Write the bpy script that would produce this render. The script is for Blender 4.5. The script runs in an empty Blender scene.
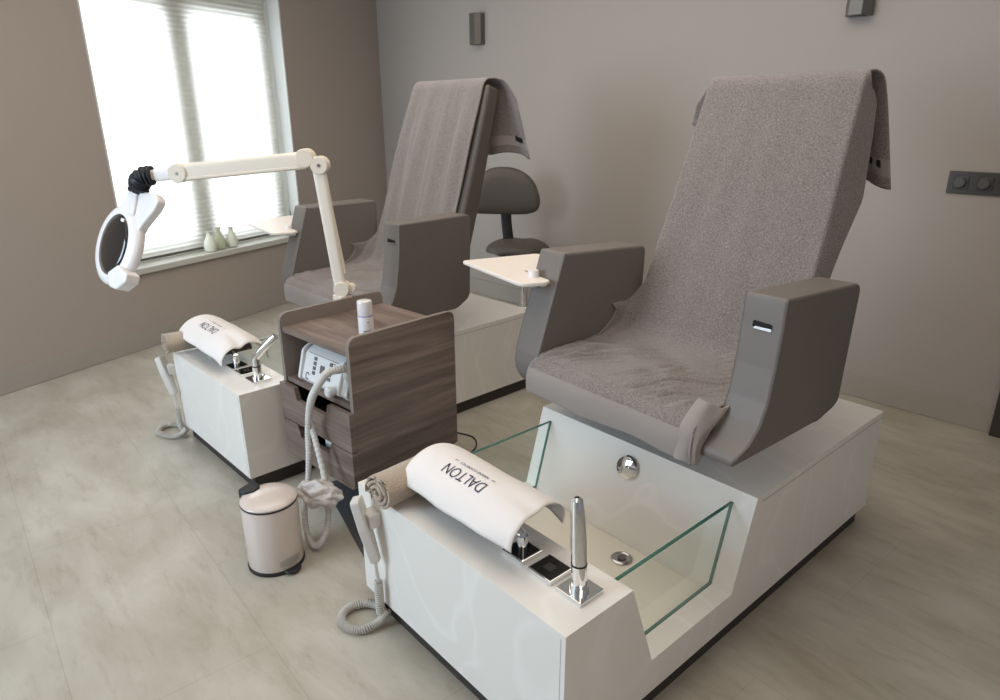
import bpy, bmesh, math, random
from mathutils import Vector, Matrix, noise
from math import sin, cos, pi

S = bpy.context.scene
COL = S.collection

# ------------------------------------------------------------------ camera, world, light, exposure
cam_d = bpy.data.cameras.new('camera')
cam_d.sensor_width = 36.0
cam_d.lens = 678.4 / 1000 * 36
cam_d.clip_start = 0.05
cam = bpy.data.objects.new('camera', cam_d)
COL.objects.link(cam)
cam.location = (1.5249, -0.8006, 1.3852)
cam.rotation_euler = (1.2351, 0.0060, 0.8505)
S.camera = cam

S.view_settings.view_transform = 'Standard'
S.view_settings.look = 'None'
S.view_settings.exposure = 0.10
S.view_settings.gamma = 1.0
S.view_settings.use_curve_mapping = False

YW = 0.36555           # the window wall stands at a slight angle to the rest of the room
YR = 0.0242            # the back wall
XW, YB = -2.7177, 2.6807


def wall_pt(s, dd, z):
    """Point of the window wall: s along the wall, dd out of the room."""
    return Vector(((XW - dd) * cos(YW) - s * sin(YW), (XW - dd) * sin(YW) + s * cos(YW), z))


def back_pt(x, dd, z):
    """Point of the back wall at room x, dd into the wall."""
    y = (YB + x * sin(YR)) / cos(YR)
    return Vector((x - dd * sin(YR), y + dd * cos(YR), z))


w = bpy.data.worlds.new('world')
S.world = w
w.use_nodes = True
w.node_tree.nodes['Background'].inputs[0].default_value = (0.80, 0.85, 1.0, 1)
w.node_tree.nodes['Background'].inputs[1].default_value = 0.24


def area(name, loc, target, sx, sy, power, color, spread=pi):
    d = bpy.data.lights.new(name, 'AREA')
    d.shape = 'RECTANGLE'
    d.size, d.size_y = sx, sy
    d.energy = power
    d.color = color
    d.spread = spread
    o = bpy.data.objects.new(name, d)
    o.location = loc
    o.rotation_euler = (Vector(target) - Vector(loc)).to_track_quat('-Z', 'Z').to_euler()
    COL.objects.link(o)
    return o


# daylight outside the window with the blind
area('daylight_behind_blind', wall_pt(1.93, 1.9, 1.45), wall_pt(1.95, 0, 1.35), 2.0, 1.9, 215, (0.96, 0.98, 1.0))
# cool area light behind the camera, standing in for an assumed, unseen window
area('assumed_front_window_light', (-1.6, -3.0, 1.5), (-1.0, 0.5, 0.6), 2.6, 1.7, 150, (0.70, 0.85, 1.0))
# warm area light added under the ceiling; its lamps are assumed, unseen
area('assumed_ceiling_light', (-0.6, 0.6, 2.62), (-0.6, 0.6, 0), 3.0, 2.6, 43, (1.0, 0.88, 0.76))

# warm area light added at the right hand side; the lamp is assumed
area('assumed_warm_side_light', (3.0, -0.9, 2.0), (0.6, 0.8, 0.3), 1.4, 1.2, 13, (1.0, 0.80, 0.60))

# ------------------------------------------------------------------ materials


def srgb(r, g, b):
    f = lambda c: (c / 255 / 12.92) if c / 255 <= 0.04045 else ((c / 255 + 0.055) / 1.055) ** 2.4
    return (f(r), f(g), f(b), 1)


def mat(name, col, rough=0.5, metal=0.0, bump=0.0, bscale=50.0, col2=None, nscale=4.0, ndetail=4.0, spec=0.5,
        sheen=0.0, trans=0.0, lo=0.35, hi=0.65, coat=0.0, stretch=None, sss=0.0, coord='Object', dist=0.0, bdist=0.002):
    m = bpy.data.materials.new(name)
    m.use_nodes = True
    nt = m.node_tree
    p = nt.nodes['Principled BSDF']
    p.inputs['Base Color'].default_value = col
    p.inputs['Roughness'].default_value = rough
    p.inputs['Metallic'].default_value = metal
    p.inputs['Specular IOR Level'].default_value = spec
    p.inputs['Sheen Weight'].default_value = sheen
    p.inputs['Transmission Weight'].default_value = trans
    p.inputs['Coat Weight'].default_value = coat
    tc = nt.nodes.new('ShaderNodeTexCoord')
    mp = nt.nodes.new('ShaderNodeMapping')
    nt.links.new(tc.outputs[coord], mp.inputs[0])
    if stretch:
        mp.inputs['Scale'].default_value = stretch
    if col2:
        n = nt.nodes.new('ShaderNodeTexNoise')
        n.inputs['Scale'].default_value = nscale
        n.inputs['Detail'].default_value = ndetail
        n.inputs['Distortion'].default_value = dist
        nt.links.new(mp.outputs[0], n.inputs['Vector'])
        r = nt.nodes.new('ShaderNodeValToRGB')
        r.color_ramp.elements[0].position = lo
        r.color_ramp.elements[1].position = hi
        r.color_ramp.elements[0].color = col
        r.color_ramp.elements[1].color = col2
        nt.links.new(n.outputs[0], r.inputs[0])
        nt.links.new(r.outputs[0], p.inputs['Base Color'])
    if bump:
        n = nt.nodes.new('ShaderNodeTexNoise')
        n.inputs['Scale'].default_value = bscale
        n.inputs['Detail'].default_value = 3
        nt.links.new(mp.outputs[0], n.inputs['Vector'])
        b = nt.nodes.new('ShaderNodeBump')
        b.inputs['Strength'].default_value = bump
        b.inputs['Distance'].default_value = bdist
        nt.links.new(n.outputs[0], b.inputs['Height'])
        nt.links.new(b.outputs[0], p.inputs['Normal'])
    return m


def mat_stone():
    """white mineral composite with faint veins"""
    m = mat('white_composite', srgb(233, 230, 224), rough=0.28)
    nt = m.node_tree
    p = nt.nodes['Principled BSDF']
    tc = nt.nodes['Texture Coordinate']
    n = nt.nodes.new('ShaderNodeTexNoise')
    n.inputs['Scale'].default_value = 1.6
    n.inputs['Detail'].default_value = 2.0
    n.inputs['Distortion'].default_value = 1.5
    nt.links.new(tc.outputs['Object'], n.inputs['Vector'])
    r = nt.nodes.new('ShaderNodeValToRGB')
    e = r.color_ramp.elements
    e[0].position, e[0].color = 0.475, srgb(230, 227, 221)
    e[1].position, e[1].color = 0.525, srgb(230, 227, 221)
    a = e.new(0.50)
    a.color = srgb(236, 233, 228)
    nt.links.new(n.outputs[0], r.inputs[0])
    nt.links.new(r.outputs[0], p.inputs['Base Color'])
    return m


def mat_floor():
    m = mat('floor_vinyl', srgb(170, 164, 152), rough=0.42)
    nt = m.node_tree
    p = nt.nodes['Principled BSDF']
    tc = nt.nodes['Texture Coordinate']
    L = nt.links.new
    n1 = nt.nodes.new('ShaderNodeTexNoise')
    n1.inputs['Scale'].default_value = 3.2
    n1.inputs['Detail'].default_value = 9
    n1.inputs['Roughness'].default_value = 0.62
    n1.inputs['Distortion'].default_value = 0.4
    mp1 = nt.nodes.new('ShaderNodeMapping')
    mp1.inputs['Scale'].default_value = (0.7, 1.5, 1)
    L(tc.outputs['Object'], mp1.inputs[0])
    L(mp1.outputs[0], n1.inputs['Vector'])
    r = nt.nodes.new('ShaderNodeValToRGB')
    r.color_ramp.elements[0].position = 0.30
    r.color_ramp.elements[0].color = srgb(160, 153, 138)
    r.color_ramp.elements[1].position = 0.68
    r.color_ramp.elements[1].color = srgb(191, 186, 174)
    L(n1.outputs[0], r.inputs[0])
    # thin darker streaks
    n2 = nt.nodes.new('ShaderNodeTexNoise')
    n2.inputs['Scale'].default_value = 16
    n2.inputs['Detail'].default_value = 6
    n2.inputs['Roughness'].default_value = 0.7
    mp2 = nt.nodes.new('ShaderNodeMapping')
    mp2.inputs['Scale'].default_value = (0.35, 1.3, 1)
    L(tc.outputs['Object'], mp2.inputs[0])
    L(mp2.outputs[0], n2.inputs['Vector'])
    r2 = nt.nodes.new('ShaderNodeValToRGB')
    r2.color_ramp.elements[0].position = 0.30
    r2.color_ramp.elements[0].color = (0.80, 0.78, 0.74, 1)
    r2.color_ramp.elements[1].position = 0.48
    r2.color_ramp.elements[1].color = (1, 1, 1, 1)
    L(n2.outputs[0], r2.inputs[0])
    mx = nt.nodes.new('ShaderNodeMixRGB')
    mx.blend_type = 'MULTIPLY'
    mx.inputs[0].default_value = 0.8
    L(r.outputs[0], mx.inputs[1])
    L(r2.outputs[0], mx.inputs[2])
    # tile joints
    mp3 = nt.nodes.new('ShaderNodeMapping')
    mp3.inputs['Rotation'].default_value = (0, 0, 0.03)
    mp3.inputs['Location'].default_value = (0.02, 0.29, 0)
    L(tc.outputs['Object'], mp3.inputs[0])
    br = nt.nodes.new('ShaderNodeTexBrick')
    br.inputs['Scale'].default_value = 1.0
    br.inputs['Brick Width'].default_value = 0.92
    br.inputs['Row Height'].default_value = 0.46
    br.inputs['Mortar Size'].default_value = 0.0016
    br.inputs['Mortar Smooth'].default_value = 0.3
    br.inputs['Color1'].default_value = (1, 1, 1, 1)
    br.inputs['Color2'].default_value = (0.98, 0.98, 0.98, 1)
    br.inputs['Mortar'].default_value = (0.85, 0.84, 0.82, 1)
    L(mp3.outputs[0], br.inputs['Vector'])
    mx2 = nt.nodes.new('ShaderNodeMixRGB')
    mx2.blend_type = 'MULTIPLY'
    mx2.inputs[0].default_value = 1.0
    L(mx.outputs[0], mx2.inputs[1])
    L(br.outputs['Color'], mx2.inputs[2])
    L(mx2.outputs[0], p.inputs['Base Color'])
    return m


def mat_wood():
    m = mat('taupe_wood_laminate', srgb(120, 104, 95), rough=0.42)
    nt = m.node_tree
    p = nt.nodes['Principled BSDF']
    tc = nt.nodes['Texture Coordinate']
    L = nt.links.new
    mp = nt.nodes.new('ShaderNodeMapping')
    mp.inputs['Scale'].default_value = (1.0, 0.9, 14.0)
    mp.inputs['Rotation'].default_value = (0.06, 0.05, 0)
    L(tc.outputs['Object'], mp.inputs[0])
    n = nt.nodes.new('ShaderNodeTexNoise')
    n.inputs['Scale'].default_value = 2.2
    n.inputs['Detail'].default_value = 6
    n.inputs['Roughness'].default_value = 0.6
    n.inputs['Distortion'].default_value = 0.5
    L(mp.outputs[0], n.inputs['Vector'])
    r = nt.nodes.new('ShaderNodeValToRGB')
    e = r.color_ramp.elements
    e[0].position, e[0].color = 0.32, srgb(94, 80, 73)
    e[1].position, e[1].color = 0.70, srgb(143, 127, 117)
    a = e.new(0.5)
    a.color = srgb(116, 101, 93)
    L(n.outputs[0], r.inputs[0])
    L(r.outputs[0], p.inputs['Base Color'])
    return m


def mat_wood_top():
    m = mat_wood()
    m.name = 'taupe_wood_laminate_top'
    m.node_tree.nodes['Mapping'].inputs['Scale'].default_value = (1.0, 14.0, 1.0)
    for nd in m.node_tree.nodes:
        if nd.type == 'MAPPING':
            nd.inputs['Scale'].default_value = (1.2, 14.0, 1.0)
    return m


def mat_terry(name, c1, c2, strength=0.9):
    m = mat(name, c1, rough=0.95, col2=c2, nscale=230, ndetail=2, lo=0.25, hi=0.75, sheen=0.35, spec=0.1,
            bump=strength, bscale=260, bdist=0.004)
    return m


def mat_blind():
    m = bpy.data.materials.new('pleated_blind_fabric')
    m.use_nodes = True
    nt = m.node_tree
    nt.nodes.clear()
    out = nt.nodes.new('ShaderNodeOutputMaterial')
    tr = nt.nodes.new('ShaderNodeBsdfTranslucent')
    tr.inputs[0].default_value = (0.85, 0.85, 0.85, 1)
    df = nt.nodes.new('ShaderNodeBsdfDiffuse')
    df.inputs[0].default_value = srgb(205, 203, 194)
    mx = nt.nodes.new('ShaderNodeMixShader')
    mx.inputs[0].default_value = 0.40
    nt.links.new(tr.outputs[0], mx.inputs[1])
    nt.links.new(df.outputs[0], mx.inputs[2])
    nt.links.new(mx.outputs[0], out.inputs[0])
    return m


def mat_glass(name, tint, rough=0.0):
    m = bpy.data.materials.new(name)
    m.use_nodes = True
    nt = m.node_tree
    nt.nodes.clear()
    out = nt.nodes.new('ShaderNodeOutputMaterial')
    t = nt.nodes.new('ShaderNodeBsdfTransparent')
    t.inputs[0].default_value = tint
    g = nt.nodes.new('ShaderNodeBsdfGlossy')
    g.inputs[0].default_value = (1, 1, 1, 1)
    g.inputs['Roughness'].default_value = rough
    fr = nt.nodes.new('ShaderNodeFresnel')
    fr.inputs[0].default_value = 1.5
    mx = nt.nodes.new('ShaderNodeMixShader')
    ge = nt.nodes.new('ShaderNodeNewGeometry')
    iv = nt.nodes.new('ShaderNodeMath')
    iv.operation = 'SUBTRACT'
    iv.inputs[0].default_value = 1.0
    nt.links.new(ge.outputs['Backfacing'], iv.inputs[1])
    mu = nt.nodes.new('ShaderNodeMath')
    mu.operation = 'MULTIPLY'
    nt.links.new(fr.outputs[0], mu.inputs[0])
    nt.links.new(iv.outputs[0], mu.inputs[1])
    nt.links.new(mu.outputs[0], mx.inputs[0])
    nt.links.new(t.outputs[0], mx.inputs[1])
    nt.links.new(g.outputs[0], mx.inputs[2])
    nt.links.new(mx.outputs[0], out.inputs[0])
    return m


M = dict(
    wall=mat('wall_paint_taupe', srgb(168, 161, 155), rough=0.85, bump=0.15, bscale=180),
    wallw=mat('wall_paint_taupe_window', srgb(168, 157, 148), rough=0.85, bump=0.15, bscale=180),
    base=mat('skirting_paint', srgb(164, 158, 149), rough=0.7),
    ceiling=mat('ceiling_paint', srgb(225, 222, 215), rough=0.9),
    floor=mat_floor(), stone=mat_stone(), wood=mat_wood(), woodtop=mat_wood_top(),
    plinth=mat('dark_plinth', srgb(52, 47, 44), rough=0.6),
    groove=mat('groove_shadow_gap', srgb(178, 172, 164), rough=0.7),
    basin=mat('basin_acrylic', srgb(232, 226, 212), rough=0.25),
    leather=mat('taupe_leather', srgb(112, 106, 101), rough=0.50, bump=0.25, bscale=420, bdist=0.001),
    leather2=mat('dark_taupe_leather', srgb(84, 79, 74), rough=0.5, bump=0.25, bscale=420, bdist=0.001),
    seam=mat('leather_stitching', srgb(86, 80, 74), rough=0.7),
    towel=mat_terry('taupe_terry', srgb(104, 97, 94), srgb(152, 143, 138)),
    band=mat('towel_woven_border', srgb(148, 140, 135), rough=0.85, bump=0.25, bscale=500, sheen=0.2),
    roll=mat_terry('beige_terry', srgb(163, 147, 130), srgb(192, 177, 160)),
    white_towel=mat('white_cotton', srgb(230, 225, 222), rough=0.9, bump=0.3, bscale=700, sheen=0.15, bdist=0.0008),
    hem=mat('white_cotton_hem', srgb(228, 222, 216), rough=0.9, bump=0.5, bscale=900, bdist=0.001),
    print=mat('navy_print', srgb(42, 42, 78), rough=0.8),
    chrome=mat('chrome', (0.86, 0.87, 0.88, 1), rough=0.06, metal=1.0),
    steel=mat('brushed_steel', (0.45, 0.44, 0.43, 1), rough=0.3, metal=1.0),
    blackgloss=mat('black_gloss', srgb(20, 20, 22), rough=0.12),
    black=mat('black_plastic', srgb(26, 26, 30), rough=0.5),
    blackrub=mat('black_rubber_bellows', srgb(20, 23, 34), rough=0.55),
    lampw=mat('cream_lacquer', srgb(226, 218, 204), rough=0.35),
    lampj=mat('cream_plastic', srgb(222, 212, 196), rough=0.42),
    headw=mat('white_plastic', srgb(232, 229, 228), rough=0.3),
    trayw=mat('cream_white_laminate', srgb(234, 225, 216), rough=0.4),
    handset=mat('grey_white_plastic', srgb(206, 202, 196), rough=0.4),
    handpad=mat('handset_keypad', srgb(190, 190, 190), rough=0.5),
    cord=mat('light_grey_cord', srgb(188, 184, 176), rough=0.5),
    hose=mat('light_grey_hose', srgb(203, 202, 198), rough=0.5),
    bin=mat('cream_enamel', srgb(208, 195, 186), rough=0.22, coat=0.4),
    bag=mat('paper_dust_bag', srgb(190, 184, 180), rough=0.45, col2=srgb(216, 211, 208), nscale=18),
    device=mat('device_white', srgb(216, 217, 216), rough=0.4),
    devgrey=mat('device_grey', srgb(98, 93, 96), rough=0.5),
    panel_edge=mat('taupe_edge_band', srgb(128, 118, 110), rough=0.5),
    panelgrey=mat('taupe_panel_inner', srgb(140, 131, 124), rough=0.5),
    dark=mat('dark_interior', srgb(38, 34, 33), rough=0.7),
    vase=mat('celadon_ceramic', srgb(222, 226, 210), rough=0.45),
    vase2=mat('celadon_ceramic_deep', srgb(200, 206, 182), rough=0.45),
    framew=mat('window_paint', srgb(226, 228, 224), rough=0.45),
    reveal=mat('reveal_paint', srgb(205, 208, 206), rough=0.6),
    sill=mat('sill_stone', srgb(196, 196, 188), rough=0.4),
    blind=mat_blind(),
    track=mat('blind_rail_dark', srgb(92, 88, 84), rough=0.5),
    glassgreen=mat_glass('clear_glass', (0.955, 0.985, 0.975, 1)),
    glassedge=mat('green_glass_edge', srgb(66, 112, 100), rough=0.15),
    pane=mat_glass('window_glass', (0.95, 0.97, 0.97, 1)),
    lens=mat('smoked_lens', srgb(30, 27, 27), rough=0.08, coat=0.5),
    lensclear=mat_glass('magnifier_lens', (0.30, 0.28, 0.27, 1)),
    mat=mat('dark_grey_flat_rect', srgb(74, 75, 79), rough=0.55),
    switch=mat('anthracite_plastic', srgb(72, 71, 70), rough=0.35),
    switchd=mat('anthracite_plastic_dial', srgb(90, 89, 87), rough=0.3),
    sconce=mat('dark_bronze', srgb(104, 101, 95), rough=0.35, metal=0.4),
    door=mat('dark_door_lacquer', srgb(62, 57, 53), rough=0.45),
    bottle=mat('bottle_white', srgb(228, 226, 228), rough=0.3),
    bottle_cap=mat('bottle_cap', srgb(226, 223, 222), rough=0.25, coat=0.4),
    lilac=mat('bottle_ring_lilac', srgb(150, 148, 196), rough=0.4),
)

# ------------------------------------------------------------------ mesh helpers


def link(name, me, m, parent=None, smooth=True, bevel=0.0, seg=2, kind=None, angle=35):
    o = bpy.data.objects.new(name, me)
    COL.objects.link(o)
    if m is not None:
        for mm in (m if isinstance(m, (list, tuple)) else [m]):
            me.materials.append(mm)
    if parent is not None:
        o.parent = parent
    if smooth:
        for p in me.polygons:
            p.use_smooth = True
        if hasattr(me, 'set_sharp_from_angle'):
            me.set_sharp_from_angle(angle=math.radians(angle))
    if bevel:
        b = o.modifiers.new('bevel', 'BEVEL')
        b.width = bevel
        b.segments = seg
        b.limit_method = 'ANGLE'
        b.angle_limit = math.radians(40)
        b.harden_normals = False
    if kind:
        o['kind'] = kind
    return o


class MB:
    """collects faces into one mesh"""

    def __init__(self):
        self.v, self.f, self.mi = [], [], []

    def add(self, vs, fs, mi=0):
        k = len(self.v)
        self.v += [tuple(p) for p in vs]
        self.f += [tuple(i + k for i in f) for f in fs]
        self.mi += [mi] * len(fs)
        return self

    def box(self, x0, x1, y0, y1, z0, z1, mi=0, T=None):
        vs = [Vector((x, y, z)) for z in (z0, z1) for y in (y0, y1) for x in (x0, x1)]
        if T is not None:
            vs = [T @ v for v in vs]
        return self.add(vs, [(0, 2, 3, 1), (4, 5, 7, 6), (0, 1, 5, 4), (2, 6, 7, 3), (0, 4, 6, 2), (1, 3, 7, 5)], mi)

    def prism(self, prof, a, b, axis='x', mi=0, T=None):
        """prof: 2-D outline; extruded from a to b along the axis. x:(y,z)  y:(x,z)  z:(x,y)"""
        n = len(prof)
        mk = {'x': lambda p, t: (t, p[0], p[1]), 'y': lambda p, t: (p[0], t, p[1]), 'z': lambda p, t: (p[0], p[1], t)}[axis]
        vs = [Vector(mk(p, a)) for p in prof] + [Vector(mk(p, b)) for p in prof]
        if T is not None:
            vs = [T @ v for v in vs]
        fs = [tuple(range(n))[::-1], tuple(range(n, 2 * n))] + [(i, (i + 1) % n, n + (i + 1) % n, n + i) for i in range(n)]
        return self.add(vs, fs, mi)

    def tube(self, path, r, seg=12, cap=True, mi=0, flat=1.0):
        path = [Vector(p) for p in path]
        n = len(path)
        rr = r if isinstance(r, (list, tuple)) else [r] * n
        t0 = (path[1] - path[0]).normalized()
        up = Vector((0, 0, 1)) if abs(t0.z) < 0.9 else Vector((1, 0, 0))
        nn = t0.cross(up).normalized()
        vs = []
        for i, p in enumerate(path):
            t = (path[min(i + 1, n - 1)] - path[max(i - 1, 0)]).normalized()
            nn = (nn - t * nn.dot(t)).normalized()
            bb = t.cross(nn)
            for k in range(seg):
                a = 2 * pi * k / seg
                vs.append(p + (nn * cos(a) + bb * sin(a) * flat) * rr[i])
        fs = []
        for i in range(n - 1):
            for k in range(seg):
                a, b = i * seg + k, i * seg + (k + 1) % seg
                fs.append((a, b, b + seg, a + seg))
        if cap:
            fs.append(tuple(range(seg))[::-1])
            fs.append(tuple(range((n - 1) * seg, n * seg)))
        return self.add(vs, fs, mi)

    def lathe(self, prof, seg=32, c=(0, 0, 0), T=None, mi=0, sx=1.0, sy=1.0):
        """prof: (radius, height) pairs; closed with end caps where radius > 0"""
        c = Vector(c)
        vs = []
        for r, z in prof:
            for k in range(seg):
                a = 2 * pi * k / seg
                v = Vector((r * cos(a) * sx, r * sin(a) * sy, z))
                if T is not None:
                    v = T @ v
                vs.append(v + c)
        fs = []
        for i in range(len(prof) - 1):
            for k in range(seg):
                a, b = i * seg + k, i * seg + (k + 1) % seg
                fs.append((a, b, b + seg, a + seg))
        fs.append(tuple(range(seg))[::-1])
        fs.append(tuple(range((len(prof) - 1) * seg, len(prof) * seg)))
        return self.add(vs, fs, mi)

    def build(self, name, m, parent=None, **kw):
        me = bpy.data.meshes.new(name)
        me.from_pydata(self.v, [], self.f)
        for p, i in zip(me.polygons, self.mi):
            p.material_index = i
        bm = bmesh.new()
        bm.from_mesh(me)
        bmesh.ops.recalc_face_normals(bm, faces=bm.faces)
        bm.to_mesh(me)
        bm.free()
        me.update()
        return link(name, me, m, parent, **kw)


def empty(name, loc, rz=0.0, label=None, cat=None, group=None):
    o = bpy.data.objects.new(name, None)
    o.empty_display_size = 0.05
    COL.objects.link(o)
    o.location = loc
    o.rotation_euler = (0, 0, rz)
    return tag(o, label, cat, group)


def tag(o, label=None, cat=None, group=None, kind=None):
    if label:
        o['label'] = label
    if cat:
        o['category'] = cat
    if group:
        o['group'] = group
    if kind:
        o['kind'] = kind
    return o


def rounded(pts, rad, seg=5):
    """round the corners of a closed 2-D polygon; rad is a number or a list"""
    n = len(pts)
    out = []
    for i in range(n):
        p = Vector(pts[i])
        a = Vector(pts[i - 1])
        b = Vector(pts[(i + 1) % n])
        r = rad[i] if isinstance(rad, (list, tuple)) else rad
        if r <= 0:
            out.append(tuple(p))
            continue
        u = (a - p).normalized()
        v = (b - p).normalized()
        ang = max(0.05, math.acos(max(-1, min(1, u.dot(v)))))
        d = min(r / math.tan(ang / 2), (a - p).length * 0.48, (b - p).length * 0.48)
        s, e = p + u * d, p + v * d
        for k in range(seg + 1):
            t = k / seg
            q = s * (1 - t) ** 2 + p * 2 * t * (1 - t) + e * t ** 2
            out.append(tuple(q))
    return out


def spline(pts, n):
    """Catmull-Rom through the points, n samples per span"""
    P = [Vector(p) for p in pts]
    P = [2 * P[0] - P[1]] + P + [2 * P[-1] - P[-2]]
    out = []
    for i in range(1, len(P) - 2):
        a, b, c, d = P[i - 1:i + 3]
        for k in range(n):
            t = k / n
            out.append(0.5 * ((2 * b) + (c - a) * t + (2 * a - 5 * b + 4 * c - d) * t * t + (3 * b - a - 3 * c + d) * t ** 3))
    out.append(P[-2])
    return out


def lerp(a, b, t):
    return a + (b - a) * t


def table(tab, x):
    """piecewise-linear lookup"""
    if x <= tab[0][0]:
        return tab[0][1]
    for (a, p), (b, q) in zip(tab, tab[1:]):
        if x <= b:
            return lerp(p, q, (x - a) / (b - a))
    return tab[-1][1]


# ------------------------------------------------------------------ the room
def structure(name, mb, m, **kw):
    o = mb.build(name, m, None, smooth=False, **kw)
    o['kind'] = 'structure'
    return o


S_CORNER = 3.812
CEIL = 2.75
WT = 0.34                     # wall thickness at the window
TW = Matrix.Translation(Vector((XW * cos(YW), XW * sin(YW), 0))) @ Matrix.Rotation(YW, 4, 'Z')  # local: x into room, y = s
WS0, WS1, WZ0, WZ1 = 1.211, 2.692, 0.500, 2.24

mb = MB()
mb.box(-4.6, 3.4, -4.3, 4.1, -0.12, 0.0)
structure('floor', mb, M['floor'])

mb = MB()
mb.box(-4.6, 3.4, -4.3, 4.1, CEIL, CEIL + 0.1)
structure('ceiling', mb, M['ceiling'])

mb = MB()
mb.box(-WT, 0, -4.6, WS0, 0, CEIL, T=TW)
mb.box(-WT, 0, WS1, S_CORNER + 0.2, 0, CEIL, T=TW)
mb.box(-WT, 0, WS0, WS1, 0, WZ0, T=TW)
mb.box(-WT, 0, WS0, WS1, WZ1, CEIL, T=TW)
structure('wall_left', mb, M['wallw'])

TB = Matrix.Translation(back_pt(0, 0, 0)) @ Matrix.Rotation(YR, 4, 'Z')      # local: x along wall, y into wall
mb = MB()
mb.box(-3.9, 0.905, 0, 0.16, 0, CEIL, T=TB)
mb.box(0.905, 1.93, 0, 0.16, 2.14, CEIL, T=TB)
mb.box(1.93, 3.4, 0, 0.16, 0, CEIL, T=TB)
structure('wall_back', mb, M['wall'])

mb = MB()
mb.box(0, 0.004, -3.5, S_CORNER - 0.003, 0.003, 0.124, T=TW)
structure('baseboard_left', mb, M['base'])
mb = MB()
mb.box(-3.87, 0.895, -0.012, 0, 0.002, 0.120, T=TB)
structure('baseboard_back', mb, M['base'])

# dark door in the back wall, its jamb shows at the right edge
mb = MB()
mb.box(0.895, 0.985, -0.03, 0.16, 0, 2.16, T=TB)
mb.box(1.85, 1.94, -0.03, 0.16, 0, 2.16, T=TB)
mb.box(0.985, 1.85, -0.03, 0.16, 2.07, 2.16, T=TB)
d = structure('door_1', mb, M['door'])
mb = MB()
mb.box(0.985, 1.85, 0.03, 0.07, 0.01, 2.07, T=TB)
mb.build('door_leaf', M['door'], d, smooth=False)
mb = MB()
P0 = TB @ Vector((1.76, 0.03, 1.03))
mb.tube([TB @ Vector((1.78, 0.03, 1.03)), TB @ Vector((1.78, -0.03, 1.03)), TB @ Vector((1.66, -0.032, 1.03))], 0.009)
mb.build('door_handle', M['steel'], d)

# window: frame, glazing, sill, reveal and pleated blind
mb = MB()
fd0, fd1 = -0.29, -0.23
mb.box(fd0, fd1, WS0, WS0 + 0.095, WZ0, WZ1, T=TW)
mb.box(fd0, fd1, WS1 - 0.155, WS1, WZ0, WZ1, T=TW)
mb.box(fd0, fd1, 1.822, 2.006, WZ0, WZ1, T=TW)
mb.box(fd0, fd1, WS0, WS1, WZ0, 0.63, T=TW)
mb.box(fd0, fd1, WS0, WS1, 1.985, WZ1, T=TW)
win = structure('window_1', mb, M['framew'], bevel=0.004)
mb = MB()
mb.box(-0.265, -0.259, WS0 + 0.08, 1.83, 0.60, 1.99, T=TW)
mb.build('pane', M['pane'], win, smooth=False)
mb = MB()
mb.box(-0.265, -0.259, 2.0, WS1 - 0.15, 0.60, 1.99, T=TW)
mb.build('pane', M['pane'], win, smooth=False)
# painted lining of the recess
mb = MB()
mb.box(-0.23, 0.001, WS1 - 0.012, WS1, WZ0, WZ1, T=TW)
mb.box(-0.23, 0.001, WS0, WS0 + 0.010, WZ0, WZ1, T=TW)
mb.box(-0.23, 0.001, WS0, WS1, WZ1 - 0.012, WZ1, T=TW)
mb.build('window_reveal', M['reveal'], win, smooth=False)
mb = MB()
mb.box(-0.23, 0.025, WS0 - 0.02, WS1 + 0.02, WZ0 - 0.032, WZ0 + 0.006, T=TW)
mb.build('window_sill', M['sill'], win, smooth=False, bevel=0.004)

# blind: narrow zigzag pleats across the recess
blind = empty('pleated_blind', tuple(TW @ Vector((-0.12, 1.95, WZ0))), YW,
              'cream pleated window blind drawn down, glowing with daylight', 'blind')
mb = MB()
z0b, z1b = 0.028, WZ1 - WZ0 - 0.04
np_ = 112
vs, fs = [], []
ha = (WS1 - WS0) / 2
for i in range(np_ + 1):
    z = lerp(z0b, z1b, i / np_)
    x = 0.003 if i % 2 else -0.003
    vs += [(x, -ha + 0.012, z), (x, ha - 0.038, z)]
for i in range(np_):
    fs.append((2 * i, 2 * i + 1, 2 * i + 3, 2 * i + 2))
mb.add(vs, fs)
mb.build('pleated_fabric', M['blind'], blind, smooth=False)
mb = MB()
mb.box(-0.014, 0.014, -ha + 0.012, ha - 0.038, z1b, z1b + 0.03)
mb.build('head_rail', M['framew'], blind, smooth=False, bevel=0.002)
mb = MB()
mb.box(-0.012, 0.014, -ha + 0.012, ha - 0.038, 0.018, 0.032)
mb.build('bottom_rail', M['track'], blind, smooth=False, bevel=0.002)
mb = MB()
mb.tube([(0.012, ha - 0.03, z1b), (0.02, ha - 0.026, 0.9), (0.022, ha - 0.022, 0.16)], 0.0018, seg=6)
mb.tube([(0.012, ha - 0.022, z1b), (0.028, ha - 0.018, 0.9), (0.03, ha - 0.020, 0.16)], 0.0018, seg=6)
mb.build('pull_cord', M['sill'], blind)
mb = MB()
mb.lathe([(0.002, 0.19), (0.006, 0.185), (0.008, 0.15), (0.007, 0.13), (0.002, 0.128)], 12, c=(0.026, ha - 0.021, 0))
mb.build('cord_tassel', M['steel'], blind)


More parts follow.
